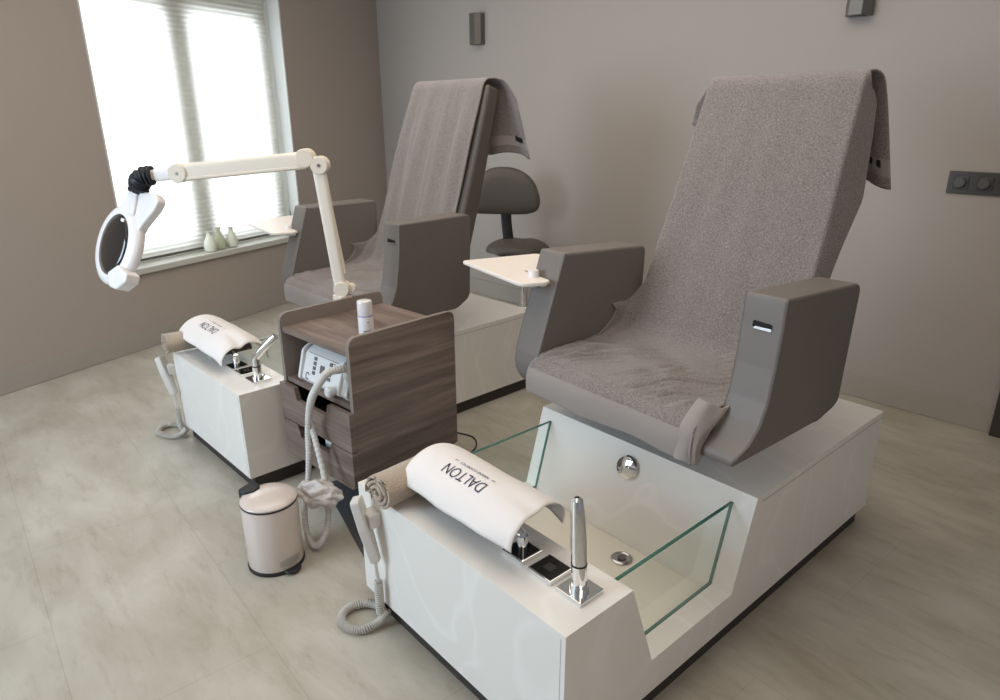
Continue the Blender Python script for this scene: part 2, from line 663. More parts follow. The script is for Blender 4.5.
# vases on the sill
def vase(s, dd, h, r, m, label, lean=0):
    p = TW @ Vector((-dd, s, WZ0 + 0.006))
    mb = MB()
    prof = [(0.62 * r, 0), (0.86 * r, 0.06 * h), (1.0 * r, 0.24 * h), (0.95 * r, 0.40 * h), (0.70 * r, 0.60 * h), (0.42 * r, 0.76 * h),
            (0.33 * r, 0.86 * h), (0.36 * r, 0.94 * h), (0.50 * r, 1.0 * h), (0.40 * r, 1.0 * h), (0.26 * r, 0.9 * h), (0.28 * r, 0.8 * h)]
    mb.lathe(prof, 28)
    o = mb.build('ceramic_vase', m, None)
    o.location = p
    tag(o, label, 'vase', 'pale green vases on the window sill')
    return o


vase(1.85, 0.035, 0.138, 0.043, M['vase'], 'pale celadon vase on the sill, the one nearest the magnifier lamp head')
vase(1.945, 0.055, 0.148, 0.042, M['vase2'], 'darker sage green vase on the sill, standing between two paler ones')
vase(2.04, 0.040, 0.140, 0.042, M['vase'], 'pale celadon vase on the sill, the one nearest the armchair tray')

# wall sconces, switches


def sconce(x, z0, z1, label):
    mb = MB()
    wd, dp = 0.108, 0.075
    pts = [(-wd / 2, 0), (-wd / 2, -dp * 0.55), (-wd * 0.28, -dp), (wd * 0.28, -dp), (wd / 2, -dp * 0.55), (wd / 2, 0)]
    e = empty('wall_lamp', tuple(TB @ Vector((x, 0, z0))), YR, label, 'wall lamp', 'dark wall lamps on the back wall')
    mb.prism(pts, 0, z1 - z0, 'z')
    mb.build('lamp_body', M['sconce'], e, smooth=False, bevel=0.003)
    mb = MB()
    mb.box(-wd * 0.30, wd * 0.30, -0.052, -0.012, -0.002, 0.0)
    mb.build('lamp_opening', M['blackgloss'], e, smooth=False)
    return e


sconce(-2.585, 1.850, 2.055, 'dark grey box wall lamp above the rear armchair')
sconce(0.045, 1.790, 2.000, 'dark grey box wall lamp above the front armchair, cut by the picture top')

sw = empty('dimmer_switch_panel', tuple(TB @ Vector((0.525, 0, 1.043))), YR,
           'dark grey wall plate with a row of dimmer knobs beside the door', 'light switch')
mb = MB()
mb.box(0, 0.375, -0.010, 0, 0, 0.095)
mb.build('switch_frame', M['switch'], sw, smooth=False, bevel=0.003)
for k in range(4):
    cx = 0.052 + 0.090 * k
    mb = MB()
    mb.box(cx - 0.029, cx + 0.029, -0.0108, -0.009, 0.019, 0.077)
    g = mb.build('switch_insert', M['black'], sw, smooth=False)
    mb = MB()
    mb.box(cx - 0.027, cx + 0.027, -0.013, -0.010, 0.021, 0.075)
    mb.build('cover_plate', M['switch'], g, smooth=False, bevel=0.001)
    mb = MB()
    mb.lathe([(0.024, 0), (0.024, 0.003), (0.021, 0.012), (0.019, 0.014)], 28, c=(cx - 0.004, -0.013, 0.048), T=Matrix.Rotation(pi / 2, 4, 'X'))
    mb.build('dimmer_knob', M['switchd'], sw, smooth=True)

# ------------------------------------------------------------------ pedicure foot bath base
D1, D2, BB = 0.2104, 0.6523, 0.0769
A_ = 0.0939
L_, H1, H2, H3, HK = 1.5551, 0.411, 0.1614, 0.4259, 0.062


def foot_bath(loc, rz, W, xs, label, shift=0.0):
    """loc: front left floor corner; xs: x of footrest post, control panel and tap"""
    root = empty('pedicure_foot_bath', loc, rz, label, 'foot bath', 'pedicure foot bath bases')
    # side walls and blocks with a shallow basin between the two glass panels
    mb = MB()
    prof = [(0, HK), (0, H1), (D1, H1), (D1 + A_, H2), (D2, H2), (D2 + BB, H3), (L_, H3), (L_, HK)]
    gl, gr = 0.048, W - 0.065
    bz = H2 - 0.022
    profi = [(0, HK), (0, H1), (D1, H1), (D1 + A_ * (H1 - bz) / (H1 - H2), bz), (D2 - 0.007, bz), (D2 + BB, H3), (L_, H3), (L_, HK)]
    mb.prism(prof, 0, gl - 0.006, 'x')
    mb.prism(prof, gr + 0.006, W, 'x')
    mb.prism(profi, gl - 0.006, gr + 0.006, 'x')
    body = mb.build('body', M['stone'], root, smooth=False)
    # merge coplanar seams away
    bm = bmesh.new()
    bm.from_mesh(body.data)
    bmesh.ops.remove_doubles(bm, verts=bm.verts, dist=0.0002)
    bm.to_mesh(body.data)
    bm.free()
    # basin floor
    mb = MB()
    y0 = D1 + A_ * (H1 - bz) / (H1 - H2) - 0.012
    mb.box(gl - 0.004, gr + 0.004, y0, D2 - 0.010, bz - 0.004, bz + 0.003)
    mb.build('basin_floor', M['basin'], root, smooth=False)
    # drain
    mb = MB()
    dx = 0.49 / 0.8 * W if W > 0.75 else 0.49 * W / 0.8
    mb.lathe([(0.001, 0.0), (0.028, 0.0), (0.032, 0.004), (0.026, 0.007), (0.022, 0.004), (0.001, 0.004)], 28, c=(dx, 0.575, bz + 0.003))
    dr = mb.build('drain', M['steel'], root)
    mb = MB()
    mb.lathe([(0.001, 0.0), (0.013, 0.0), (0.013, 0.003), (0.001, 0.003)], 20, c=(dx, 0.575, bz + 0.0075))
    mb.build('drain_plug', M['devgrey'], dr)
    # overflow knob, on the sloping rear wall of the basin
    sl = math.atan2(BB, H3 - H2)
    T = Matrix.Rotation(pi / 2 - sl, 4, 'X')
    mb = MB()
    kz = 0.358
    ky = D2 + BB * (kz - H2) / (H3 - H2)
    mb.lathe([(0.001, 0), (0.026, 0.0), (0.036, 0.004), (0.038, 0.010), (0.034, 0.016), (0.020, 0.021), (0.001, 0.023)], 36,
             c=(0.394 / 0.8 * W, ky, kz), T=T)
    mb.build('overflow_knob', M['chrome'], root)
    # glass panels
    for gx in (gl, gr):
        mb = MB()
        zt = 0.388
        yf = lambda z: D1 + A_ * (H1 - z) / (H1 - H2) - 0.004
        yb = lambda z: D2 + BB * (z - H2) / (H3 - H2) + 0.004
        pr_ = [(yf(zt), zt), (yf(H2) + 0.002, H2 - 0.004), (yb(H2), H2 - 0.004), (yb(zt), zt)]
        mb.prism(pr_, gx - 0.004, gx + 0.004, 'x')
        g = mb.build('glass_panel', M['glassgreen'], root, smooth=False)
        mb = MB()
        mb.prism([(yf(zt), zt), (yb(zt), zt), (yb(zt), zt + 0.0025), (yf(zt), zt + 0.0025)], gx - 0.0042, gx + 0.0042, 'x')
        a, b = Vector((yb(H2) - 0.004, H2)), Vector((yb(zt) - 0.004, zt))
        mb.prism([tuple(a), tuple(b), (b.x - 0.0022, b.y), (a.x - 0.0022, a.y)], gx - 0.0042, gx + 0.0042, 'x')
        mb.box(gx - 0.0042, gx + 0.0042, yf(H2) + 0.01, yb(H2) - 0.006, H2 - 0.001, H2 + 0.0012)
        mb.build('glass_edge', M['glassedge'], g, smooth=False)
    # panel joints
    mb = MB()
    mb.box(W - 0.0005, W + 0.0006, D2 + BB + 0.03, L_, H3 - 0.022, H3 - 0.0195)
    mb.build('panel_joint', M['groove'], root, smooth=False)
    mb = MB()
    mb.box(W - 0.0135, W - 0.0122, -0.0006, 0.0005, HK, H1 - 0.012)
    mb.build('panel_joint', M['groove'], root, smooth=False)
    mb = MB()
    mb.box(0.02, W - 0.016, 0.022, L_ - 0.03, 0.0, HK + 0.001)
    mb.build('plinth', M['plinth'], root, smooth=False)

    yp = 0.121
    # footrest post on a square chrome rosette
    def rosette(x, nm, m2=None, s=0.034, h=0.011):
        mb = MB()
        mb.box(x - s, x + s, yp - s, yp + s, H1, H1 + h)
        return mb.build(nm, M['chrome'], root, smooth=False, bevel=0.0015)
    r = rosette(xs[0], 'post_plate')
    mb = MB()
    mb.box(xs[0] - 0.029, xs[0] + 0.029, yp - 0.029, yp + 0.029, H1 + 0.0105, H1 + 0.0118)
    mb.build('plate_inlay', M['blackgloss'], r, smooth=False)
    mb = MB()
    mb.tube([(xs[0], yp, H1 + 0.011), (xs[0], yp, H1 + 0.05)], 0.013, seg=20)
    mb.tube([(xs[0], yp, H1 + 0.05), (xs[0] - 0.045, yp + 0.004, H1 + 0.062), (xs[0] - 0.10, yp + 0.01, H1 + 0.055)], 0.011, seg=16)
    mb.build('footrest_post', M['chrome'], root)
    # leg rest cushion (under the white towel)
    x0, x1 = xs[0] - 0.335 + shift * 0.4, xs[0] - 0.060
    pts = []
    for k in range(13):
        a = pi * k / 12
        pts.append((yp + 0.022 - 0.078 * cos(a), H1 + 0.040 + 0.060 * sin(a) ** 0.8))
    mb = MB()
    mb.prism(pts, x0, x1, 'x')
    mb.build('leg_rest_cushion', M['leather2'], root, smooth=True, bevel=0.006)
    mb = MB()
    mb.tube([(x0 + 0.09, yp, H1), (x0 + 0.09, yp, H1 + 0.045)], 0.012, seg=16)
    mb.build('cushion_foot', M['chrome'], root)
    # control panel
    r = rosette(xs[1], 'control_panel', s=0.036, h=0.012)
    mb = MB()
    mb.box(xs[1] - 0.032, xs[1] + 0.032, yp - 0.032, yp + 0.032, H1 + 0.0115, H1 + 0.0128)
    sc = mb.build('control_glass', M['blackgloss'], r, smooth=False)
    mb = MB()
    mb.box(xs[1] - 0.012, xs[1] + 0.012, yp - 0.012, yp + 0.012, H1 + 0.0128, H1 + 0.0133)
    mb.build('control_key', M['dark'], r, smooth=False)
    return root


def hand_shower(root, x, yp, pts, rad, z0=H1):
    """pull-out tap: rosette, socket ring and tapered chrome spray"""
    mb = MB()
    s = 0.037
    mb.box(x - s, x + s, yp - s, yp + s, z0, z0 + 0.010)
    mb.build('tap_rosette', M['chrome'], root, smooth=False, bevel=0.0015)
    mb = MB()
    mb.tube(pts, rad, seg=20)
    t = mb.build('tap', M['chrome'], root)
    mb = MB()
    mb.lathe([(0.016, 0), (0.0215, 0.0), (0.0215, 0.010), (0.016, 0.010)], 24, c=(x, yp, z0 + 0.010))
    mb.build('tap_collar', M['chrome'], t)
    p = Vector(pts[1])
    mb = MB()
    mb.lathe([(0.010, -0.002), (0.0178, -0.002), (0.0178, 0.002), (0.010, 0.002)], 24, c=p)
    mb.build('tap_ring', M['black'], t)
    return t


FA = foot_bath((0, 0, 0), 0, 0.8, (0.545, 0.636, 0.725),
               'white pedicure foot bath base with glass sides, carrying the front armchair')
hand_shower(FA, 0.725, 0.121, [(0.725, 0.121, 0.42), (0.7215, 0.121, 0.481), (0.717, 0.1215, 0.54), (0.711, 0.123, 0.600), (0.7075, 0.124, 0.628), (0.7065, 0.1245, 0.634)],
            [0.0172, 0.0170, 0.0172, 0.0150, 0.0125, 0.006])
BX, BY, YA, WB = -1.5323, -0.0351, 0.0359, 0.692
FB = foot_bath((BX, BY, 0), YA, WB, (0.397, 0.490, 0.592),
               'white pedicure foot bath base beside the window wall, partly hidden by the wooden cart', shift=-0.10)
hand_shower(FB, 0.592, 0.121, [(0.592, 0.121, 0.42), (0.592, 0.121, 0.470), (0.592, 0.121, 0.498), (0.596, 0.125, 0.512), (0.618, 0.145, 0.542), (0.650, 0.172, 0.582), (0.660, 0.180, 0.592)],
            [0.0172, 0.0170, 0.0168, 0.0166, 0.0158, 0.0150, 0.013])


def coil_cord(path, r, wire, turns, name, parent, m):
    """telephone style coiled cord following a path"""
    P = spline(path, 24)
    n = len(P)
    tot = turns
    steps = int(tot * 10)
    pts = []
    t0 = (P[1] - P[0]).normalized()
    nn = t0.cross(Vector((0.3, 0.2, 1))).normalized()
    last = -1
    for i in range(steps + 1):
        u = i / steps * (n - 1)
        k = min(int(u), n - 2)
        f = u - k
        c = P[k].lerp(P[k + 1], f)
        t = (P[k + 1] - P[k]).normalized()
        nn = (nn - t * nn.dot(t)).normalized()
        bb = t.cross(nn)
        a = 2 * pi * i / 10
        pts.append(c + (nn * cos(a) + bb * sin(a)) * r)
    mb = MB()
    mb.tube(pts, wire, seg=6)
    return mb.build(name, m, parent)


def hand_control(root_loc, rz, top, bot, coil, cord_top, label):
    """remote handset hanging on a cradle; local frame of its foot bath"""
    e = empty('hand_control', root_loc, rz, label, 'remote control', 'handsets hanging on the foot baths')
    top, bot = Vector(top), Vector(bot)
    ax = (bot - top).normalized()
    s0 = Vector((0.75, -0.66, 0))
    side = s0 - ax * ax.dot(s0)
    side.normalize()
    nrm = ax.cross(side).normalized()
    if nrm.y > 0:
        nrm = -nrm
    Lh = (bot - top).length
    T = Matrix((side, nrm, ax)).transposed().to_4x4()
    T.translation = top
    # body outline along ax (local z), width along side (local x)
    pts = rounded([(-0.024, 0), (0.024, 0), (0.026, 0.45 * Lh), (0.014, Lh), (-0.014, Lh), (-0.026, 0.45 * Lh)],
                  [0.012, 0.012, 0.02, 0.008, 0.008, 0.02])
    mb = MB()
    mb.prism(pts, -0.014, 0.012, 'y', T=T)
    b = mb.build('handset_body', M['handset'], e, smooth=True, bevel=0.004, seg=3)
    pts = rounded([(-0.019, 0.008), (0.019, 0.008), (0.021, 0.45 * Lh), (0.012, 0.85 * Lh), (-0.012, 0.85 * Lh), (-0.021, 0.45 * Lh)], 0.006)
    mb = MB()
    mb.prism(pts, 0.0118, 0.0130, 'y', T=T)
    kp = mb.build('keypad', M['handpad'], e, smooth=False)
    mb = MB()
    for r_ in range(4):
        for c_ in (-0.009, 0.009):
            mb.prism(rounded([(c_ - 0.006, 0.03 + r_ * 0.024), (c_ + 0.006, 0.03 + r_ * 0.024), (c_ + 0.006, 0.042 + r_ * 0.024), (c_ - 0.006, 0.042 + r_ * 0.024)], 0.003),
                     0.0129, 0.0142, 'y', T=T)
    mb.build('keys', M['handset'], kp, smooth=False)
    # cradle hook to the base
    mid = top.lerp(bot, 0.30)
    mb = MB()
    mb.box(mid.x - 0.018, mid.x + 0.030, mid.y + 0.008, 0.0, mid.z - 0.03, mid.z + 0.012)
    mb.build('cradle', M['handset'], e, smooth=False, bevel=0.004)
    # stem from the handset to the coil
    mb = MB()
    mb.tube([bot - ax * 0.01, bot + Vector((0.0, 0, -0.03)), Vector(cord_top)], 0.0055, seg=10)
    mb.build('cord_sleeve', M['handset'], e)
    coil_cord([cord_top] + coil, 0.0105, 0.0030, 74, 'coiled_cord', e, M['cord'])
    return e


hand_control((0, 0, 0), 0, (0.072, -0.050, 0.412), (0.116, -0.028, 0.225),
             [(0.110, -0.022, 0.10), (0.104, -0.018, 0.045), (0.060, 0.006, 0.018), (0.018, -0.012, 0.016), (-0.002, -0.060, 0.015), (0.020, -0.100, 0.015),
              (0.070, -0.104, 0.015), (0.105, -0.076, 0.015), (0.112, -0.030, 0.020), (0.118, -0.004, 0.050)],
             (0.112, -0.022, 0.155), 'pale grey remote handset with coiled cord, hanging on the front foot bath')
hand_control((BX, BY, 0), YA, (-0.045, -0.045, 0.385), (0.010, -0.026, 0.215),
             [(0.004, -0.022, 0.09), (-0.005, -0.014, 0.045), (-0.050, 0.006, 0.018), (-0.120, 0.004, 0.014), (-0.152, -0.045, 0.013), (-0.105, -0.088, 0.013),
              (-0.040, -0.075, 0.013), (0.005, -0.050, 0.016), (0.020, -0.020, 0.030), (0.026, -0.004, 0.050)],
             (0.008, -0.022, 0.145), 'pale grey remote handset with coiled cord, hanging on the foot bath by the window')


# ------------------------------------------------------------------ armchairs
XI, XO = 0.309, 0.423         # inner and outer half width of the tub


def yz(p):
    return (p[0] - 0.9, p[1] - H3)


def armchair(loc, rz, label, tray, bshift=0.0, bright=0.0, rear_up=0.0, btop=0.0):
    """local frame: x across, y towards the backrest, z from the top of the base"""
    e = empty('treatment_armchair', loc, rz, label, 'armchair', 'taupe leather treatment armchairs')
    tail = [(1.045, 0.552), (1.100, 0.602), (1.112, 0.952 + rear_up)]
    arms = {1: [(0.730, 0.970), (0.727, 0.892), (0.717, 0.794), (0.702, 0.710), (0.678, 0.656), (0.642, 0.614), (0.606, 0.588), (0.604, 0.566), (0.640, 0.549), (0.74, 0.547)] + tail,
            -1: [(0.718, 0.972), (0.662, 0.806), (0.630, 0.712), (0.611, 0.655), (0.604, 0.615), (0.604, 0.580), (0.618, 0.553), (0.660, 0.546), (0.74, 0.547)] + tail}
    for s in (-1, 1):
        a, b = sorted((s * XI, s * XO))
        prof = [yz(p) for p in arms[s]]
        rr = [0.012] + [0.06] * (len(prof) - 7) + [0.02, 0.03, 0.05, 0.05, 0.05, 0.03]
        armr = rounded(prof, rr, 4)
        mb = MB()
        mb.prism(armr, a, b, 'x')
        # the tub narrows a little towards its rounded bottom
        zb_ = 0.547 - H3
        mb.v = [((x - math.copysign(0.034 * max(0.0, min(1.0, (0.095 - (z - zb_)) / 0.095)) ** 2, x)) if abs(x) > 0.36 else x, y, z) for x, y, z in mb.v]
        ar = mb.build('armrest', M['leather'], e, smooth=True, bevel=0.010, seg=3, angle=50)
        # seams on the front edges
        seam = [(q[0], q[1]) for q in armr[:int(len(armr) * 0.60)]]
        for xx in (s * (XO - 0.002), s * (XI + 0.002)):
            mb = MB()
            mb.tube([(xx - (math.copysign(0.034 * max(0.0, min(1.0, (0.095 - (q[1] - zb_)) / 0.095)) ** 2, xx) if abs(xx) > 0.36 else 0), q[0] + 0.005, q[1]) for q in seam[2:]], 0.0022, seg=6)
            mb.build('seam', M['seam'], ar)
    # bucket under the seat, between the armrests
    lip = [(0.612, 0.605), (0.596, 0.598), (0.598, 0.564), (0.640, 0.547), (0.74, 0.545), (1.045, 0.551), (1.09, 0.60), (1.085, 0.605)]
    mb = MB()
    mb.prism(rounded([yz(p) for p in lip], [0.01, 0.03, 0.03, 0.04, 0.1, 0.05, 0.03, 0.01], 4), -XI - 0.004, XI + 0.004, 'x')
    mb.build('seat_shell', M['leather'], e, smooth=True, bevel=0.004)
    seat = [(0.606, 0.600), (0.598, 0.612), (0.618, 0.634), (0.80, 0.642), (1.06, 0.642), (1.06, 0.600)]
    mb = MB()
    mb.prism(rounded([yz(p) for p in seat], [0.01, 0.015, 0.02, 0.0, 0.01, 0.01], 4), -XI + 0.003, XI - 0.003, 'x')
    mb.build('seat', M['leather'], e, smooth=True, bevel=0.008)
    # backrest: tapered, slightly concave slab
    f0, f1 = Vector(yz((1.020, 0.600))), Vector(yz((1.350, 1.490 + btop)))
    dn = (f1 - f0).normalized()
    nb = Vector((dn.y, -dn.x))                 # towards the back
    T_ = 0.105
    rows = 14
    vs, fs = [], []
    ring = []
    prof = []
    for i in range(rows + 1):
        t = i / rows
        c = f0.lerp(f1, t)
        hw = lerp(0.284, 0.246, t)
        bow = 0.012 * sin(pi * t)
        th = T_ * (1 - 0.25 * t)
        prof.append((c + nb * bow, c + nb * (th + bow), hw))
    for pf, pb, hw in prof:
        vs += [(-hw + bshift, pf.x, pf.y), (hw + bshift + bright, pf.x, pf.y), (hw + bshift + bright, pb.x, pb.y), (-hw + bshift, pb.x, pb.y)]
    for i in range(rows):
        for k in range(4):
            a, b = 4 * i + k, 4 * i + (k + 1) % 4
            fs.append((a, b, b + 4, a + 4))
    fs += [(3, 2, 1, 0), tuple(4 * rows + k for k in range(4))]
    mb = MB()
    mb.add(vs, fs)
    mb.build('backrest', M['leather2'], e, smooth=True, bevel=0.016, seg=3)
    # pedestal down to the base
    mb = MB()
    mb.lathe([(0.14, 0.0), (0.14, 0.012), (0.10, 0.02), (0.09, 0.128)], 36, c=(0, 0.12, 0))
    mb.build('pedestal', M['steel'], e)
    # recessed chrome grip on each armrest front
    a0, a1 = Vector(yz((0.717, 0.794))), Vector(yz((0.727, 0.892)))
    fdir = (a1 - a0).normalized()
    for s in ((1,) if tray else (-1, 1)):
        c = Vector((s * 0.368, yz((0.7275, 0.895))[0], yz((0.7275, 0.895))[1]))
        outline = rounded([(-0.026, -0.008), (0.026, -0.008), (0.026, 0.007), (-0.026, 0.010)], 0.006)
        up = Vector((0, fdir.x, fdir.y))
        T = Matrix((Vector((1, 0, 0)), up.cross(Vector((1, 0, 0))), up)).transposed().to_4x4()
        T.translation = c
        nrm_s = 1
        mb = MB()
        mb.prism(outline, -0.0016, 0.012, 'y', T=T)
        g = mb.build('grip_recess', M['blackgloss'], e, smooth=False)
        mb = MB()
        mb.prism(rounded([(-0.024, -0.0105), (0.026, -0.0105), (0.026, -0.0035), (-0.018, -0.004)], 0.002), -0.0036, 0.004, 'y', T=T)
        mb.build('grip_lip', M['steel'], g, smooth=False, bevel=0.001)
    return e


def side_tray(parent, x0, y, z, pts, peg):
    """swivel tray on the left armrest: plate with a notch, peg and bracket"""
    mb = MB()
    mb.prism(rounded(pts, [0.02, 0.040, 0.03, 0.006, 0.012, 0.01, 0.02, 0.03][:len(pts)], 6), z - 0.012, z, 'z')
    t = mb.build('side_tray', M['trayw'], parent, smooth=True, bevel=0.003)
    mb = MB()
    mb.lathe([(0.016, -0.030), (0.017, -0.026), (0.017, 0.018), (0.015, 0.022)], 24, c=(peg[0], peg[1], z))
    mb.build('tray_peg', M['headw'], t)
    mb = MB()
    mb.box(peg[0] + 0.0, peg[0] + 0.05, peg[1] - 0.006, peg[1] + 0.012, z - 0.024, z - 0.014)
    mb.build('tray_bracket', M['headw'], t, smooth=False, bevel=0.002)
    return t


CA = armchair((0.400, 0.900, H3), -0.039, 'taupe leather armchair in front, on the foot bath nearest the camera', True, bshift=-0.012)
ZA = 0.891 - H3
side_tray(CA, -0.423, 0, ZA, [(-0.752, -0.262), (-0.350, -0.328), (-0.315, -0.248), (-0.330, -0.226), (-0.500, -0.196), (-0.436, -0.150), (-0.432, 0.06), (-0.675, 0.03)],
          (-0.395, -0.236))
cb = Matrix.Rotation(YA, 4, 'Z') @ Vector((0.350, 0.864, 0))
CB = armchair((BX + cb.x, BY + cb.y, H3), YA, 'taupe leather armchair by the window, behind the magnifier lamp', True, bshift=0.018, bright=0.020, rear_up=0.022, btop=0.022)
side_tray(CB, -0.423, 0, ZA - 0.026, [(-0.765, -0.285), (-0.350, -0.345), (-0.315, -0.248), (-0.330, -0.226), (-0.500, -0.196), (-0.440, -0.150), (-0.436, 0.04), (-0.850, 0.00)],
          (-0.395, -0.240))


# ------------------------------------------------------------------ towels over the chairs
def chair_towel(parent_loc, rz, label, seed, wr, tail_r, tail_l, ripple, tail_w=0.30, tail_wl=0.30, flare=0.0, xs=0.0, ztop=0.0, ft=0.250, flr=0.0, front_r=0.305):
    """cloth running from behind the headrest, over the back, along the seat and over its front edge"""
    path = [(1.478, 1.20 - tail_r), (1.470, 1.30), (1.458, 1.42), (1.440, 1.49), (1.405, 1.510), (1.365, 1.508), (1.337, 1.485),
            (1.315, 1.43), (1.250, 1.255), (1.185, 1.07), (1.120, 0.895), (1.058, 0.745), (1.022, 0.690), (0.978, 0.668), (0.90, 0.660),
            (0.78, 0.660), (0.66, 0.659), (0.618, 0.652), (0.592, 0.636), (0.580, 0.612), (0.577, 0.580), (0.582, 0.548)]
    path = [(a, b + ztop * max(0, min(1, (b - 0.9) / 0.5))) for a, b in path]
    K = 15
    P2 = spline([Vector((p[0] - 0.9, p[1] - H3, 0)) for p in path], K)
    n = len(P2)
    ls = [0]
    for i in range(1, n):
        ls.append(ls[-1] + (P2[i] - P2[i - 1]).length)
    tot = ls[-1]
    NU = 110
    rnd = random.Random(seed)
    # key arc lengths (index of path nodes * 8)
    top, junc, edge = ls[5 * K], ls[12 * K], ls[17 * K]
    vs = []
    for i in range(n):
        s = ls[i]
        p = P2[i]
        t = (P2[min(i + 1, n - 1)] - P2[max(i - 1, 0)]).normalized()
        nrm = Vector((t.y, -t.x, 0))         # outwards from the furniture
        if nrm.dot(Vector((-1, 0.6, 0))) < 0 and s > top:
            nrm = -nrm
        if s <= top and nrm.y < 0 and i > 2.5 * K:
            nrm = -nrm
        if i <= 2.5 * K:
            nrm = Vector((1, 0, 0))
        # the half width of the flat part and of the cloth, per side
        flat = table([(0, ft + 0.004), (top, ft + 0.004), (junc - 0.05, 0.290), (junc + 0.05, 0.300), (tot, 0.305)], s)
        wR = table([(0, tail_w), (top * 0.6, tail_w - 0.02), (top, ft + 0.006), (top + 0.08, ft + 0.035 + wr * 0.5), (top + 0.35, ft + 0.06 + wr), (junc - 0.08, 0.325 + min(0, wr)), (junc + 0.02, 0.298),
                    (edge - 0.1, 0.298), (edge + 0.02, 0.302), (tot, front_r)], s)
        wL = table([(0, tail_wl), (top * 0.6, tail_wl - 0.02), (top, ft + 0.004), (top + 0.1, ft + 0.012), (top + 0.35, 0.290), (junc - 0.16, 0.330), (junc, 0.372), (junc + 0.08, 0.345),
                    (junc + 0.18, 0.312), (edge - 0.1, 0.303), (edge + 0.05, 0.325), (tot, 0.330)], s)
        for j in range(NU + 1):
            u = -1 + 2 * j / NU
            w_ = wR if u > 0 else wL
            x = u * w_
            over = max(0.0, abs(x) - flat)
            off = 0.0
            if s > top * 0.9 and s < junc:
                # the overhang folds back round the side of the backrest
                k = min(1, (s - top * 0.9) / 0.08)
                fade = max(0.0, min(1.0, (junc - 0.04 - s) / 0.16))
                k *= fade if u < 0 else 1.0
                ov = over * k
                x = math.copysign(abs(x) - ov + 0.25 * ov, x) if over > 0 else x
                off -= 1.05 * ov
                if u < 0 and fade < 1:
                    off += (1 - fade) * max(0, abs(x) - (flat - 0.022 * (1 - fade))) * 1.15
                    x = math.copysign(min(abs(x), lerp(abs(x), 0.3055, 1 - fade)), x)
                if u > 0 and over > 0.01:
                    off -= 0.012 * sin(9 * (s - top)) * min(1, over / 0.04)
            elif s >= junc and s < edge:
                if over > -0.02:
                    ov2 = max(0, abs(x) - (flat - 0.022))
                    off += ov2 * (0.25 + 0.9 * math.exp(-((s - junc) / 0.10) ** 2))
                    x = math.copysign(min(abs(x), 0.3055), x)
            elif s <= top * 0.9:
                # tail hanging behind, flaring and rippling
                k = 1 - s / (top * 0.9)
                off += 0.022 * k * sin(u * 7 + seed) + 0.016 * k * sin(u * 13 + 2 * seed)
                x += 0.02 * k * u * abs(u)
                x += (flare * k if u > 0 else 0.0) * abs(u) ** 2
            px = Vector((x, p.x, p.y))
            nr = Vector((0, nrm.x, nrm.y))
            # wrinkles
            q = Vector((x * 6 + seed * 3.1, s * 3.0, seed))
            wn = noise.noise(q)
            if top < s < junc:
                env = sin(pi * (s - top) / (junc - top)) ** 0.7
                off += ripple * env * (0.004 * sin(x * 46 + 3 * noise.noise(Vector((x * 3, s * 2, seed)))) + 0.003 * noise.noise(Vector((x * 26, s * 3, seed))))
                off += 0.004 * wn * env
            elif junc <= s <= edge:
                env = min(1, (s - junc) / 0.08) * min(1, (edge - s) / 0.05 + 0.25)
                env *= min(1, max(0.15, (0.33 - abs(x)) / 0.08))
                a1, a2 = 0.80 * x + 0.60 * (s - junc), 0.60 * x - 0.80 * (s - junc)
                bend = 0.03 * noise.noise(Vector((a1 * 5, a2 * 5, seed + 9)))
                w1 = noise.noise(Vector(((a1 + bend) * 34, a2 * 5.5, seed * 2.0)))
                w2 = noise.noise(Vector(((a1 - bend) * 60, a2 * 9, seed * 3.0)))
                msk = max(0, min(1, 0.55 + 1.6 * noise.noise(Vector((x * 5, s * 5, seed * 1.7)))))
                off += env * msk * (0.0120 * (1 - abs(w1) * 3.0) + 0.005 * w2)
                off += env * (0.010 * noise.noise(Vector((x * 7, s * 8, seed))) + 0.004)
            elif s > edge:
                off += 0.005 * noise.noise(Vector((x * 9, s * 10, seed))) + 0.004 * sin(x * 17 + seed)
            px = px + nr * off
            px.x += xs * max(0, min(1, 1 - (s - top) / (junc - top)))
            # uneven tail: right side hangs lower, left side shorter
            if s < top * 0.6:
                k = 1 - s / (top * 0.6)
                px.z += k * (tail_l * max(0, -u) - 0.02 * max(0, u) + 0.01 * sin(u * 11))
            if i > n - 1.5 * K:
                k = (i - (n - 1.5 * K)) / (1.5 * K)
                px.z += k * (0.004 * sin(u * 3.2 + 0.4) - 0.012 * (1 - abs(u)) * 0 - 0.006)
            vs.append(px)
    fs, mi = [], []
    for i in range(n - 1):
        for j in range(NU):
            a = i * (NU + 1) + j
            fs.append((a, a + 1, a + NU + 2, a + NU + 1))
            band = (tot - 0.078 < ls[i] < tot - 0.003) or (0.03 < ls[i] < 0.075)
            mi.append(1 if band else 0)
    mb = MB()
    mb.v, mb.f, mb.mi = [tuple(v) for v in vs], fs, mi
    me = bpy.data.meshes.new('bath_towel')
    me.from_pydata(mb.v, [], mb.f)
    for p, k in zip(me.polygons, mb.mi):
        p.material_index = k
    o = link('bath_towel', me, [M['towel'], M['band']], None, smooth=True, angle=75)
    so = o.modifiers.new('thick', 'SOLIDIFY')
    so.thickness = 0.006
    so.offset = 0
    o.location = parent_loc
    o.rotation_euler = (0, 0, rz)
    # small woven tag at the lower right corner of the hanging end
    i0, i1, j0_, j1_ = int(0.58 * K), int(0.78 * K), int(NU * 0.90), int(NU * 0.965)
    q = [Vector(vs[a * (NU + 1) + b]) + Vector((0, -0.0055, 0.002)) for a, b in ((i0, j0_), (i0, j1_), (i1, j1_), (i1, j0_))]
    q += [p_ + Vector((0, -0.001, 0)) for p_ in q]
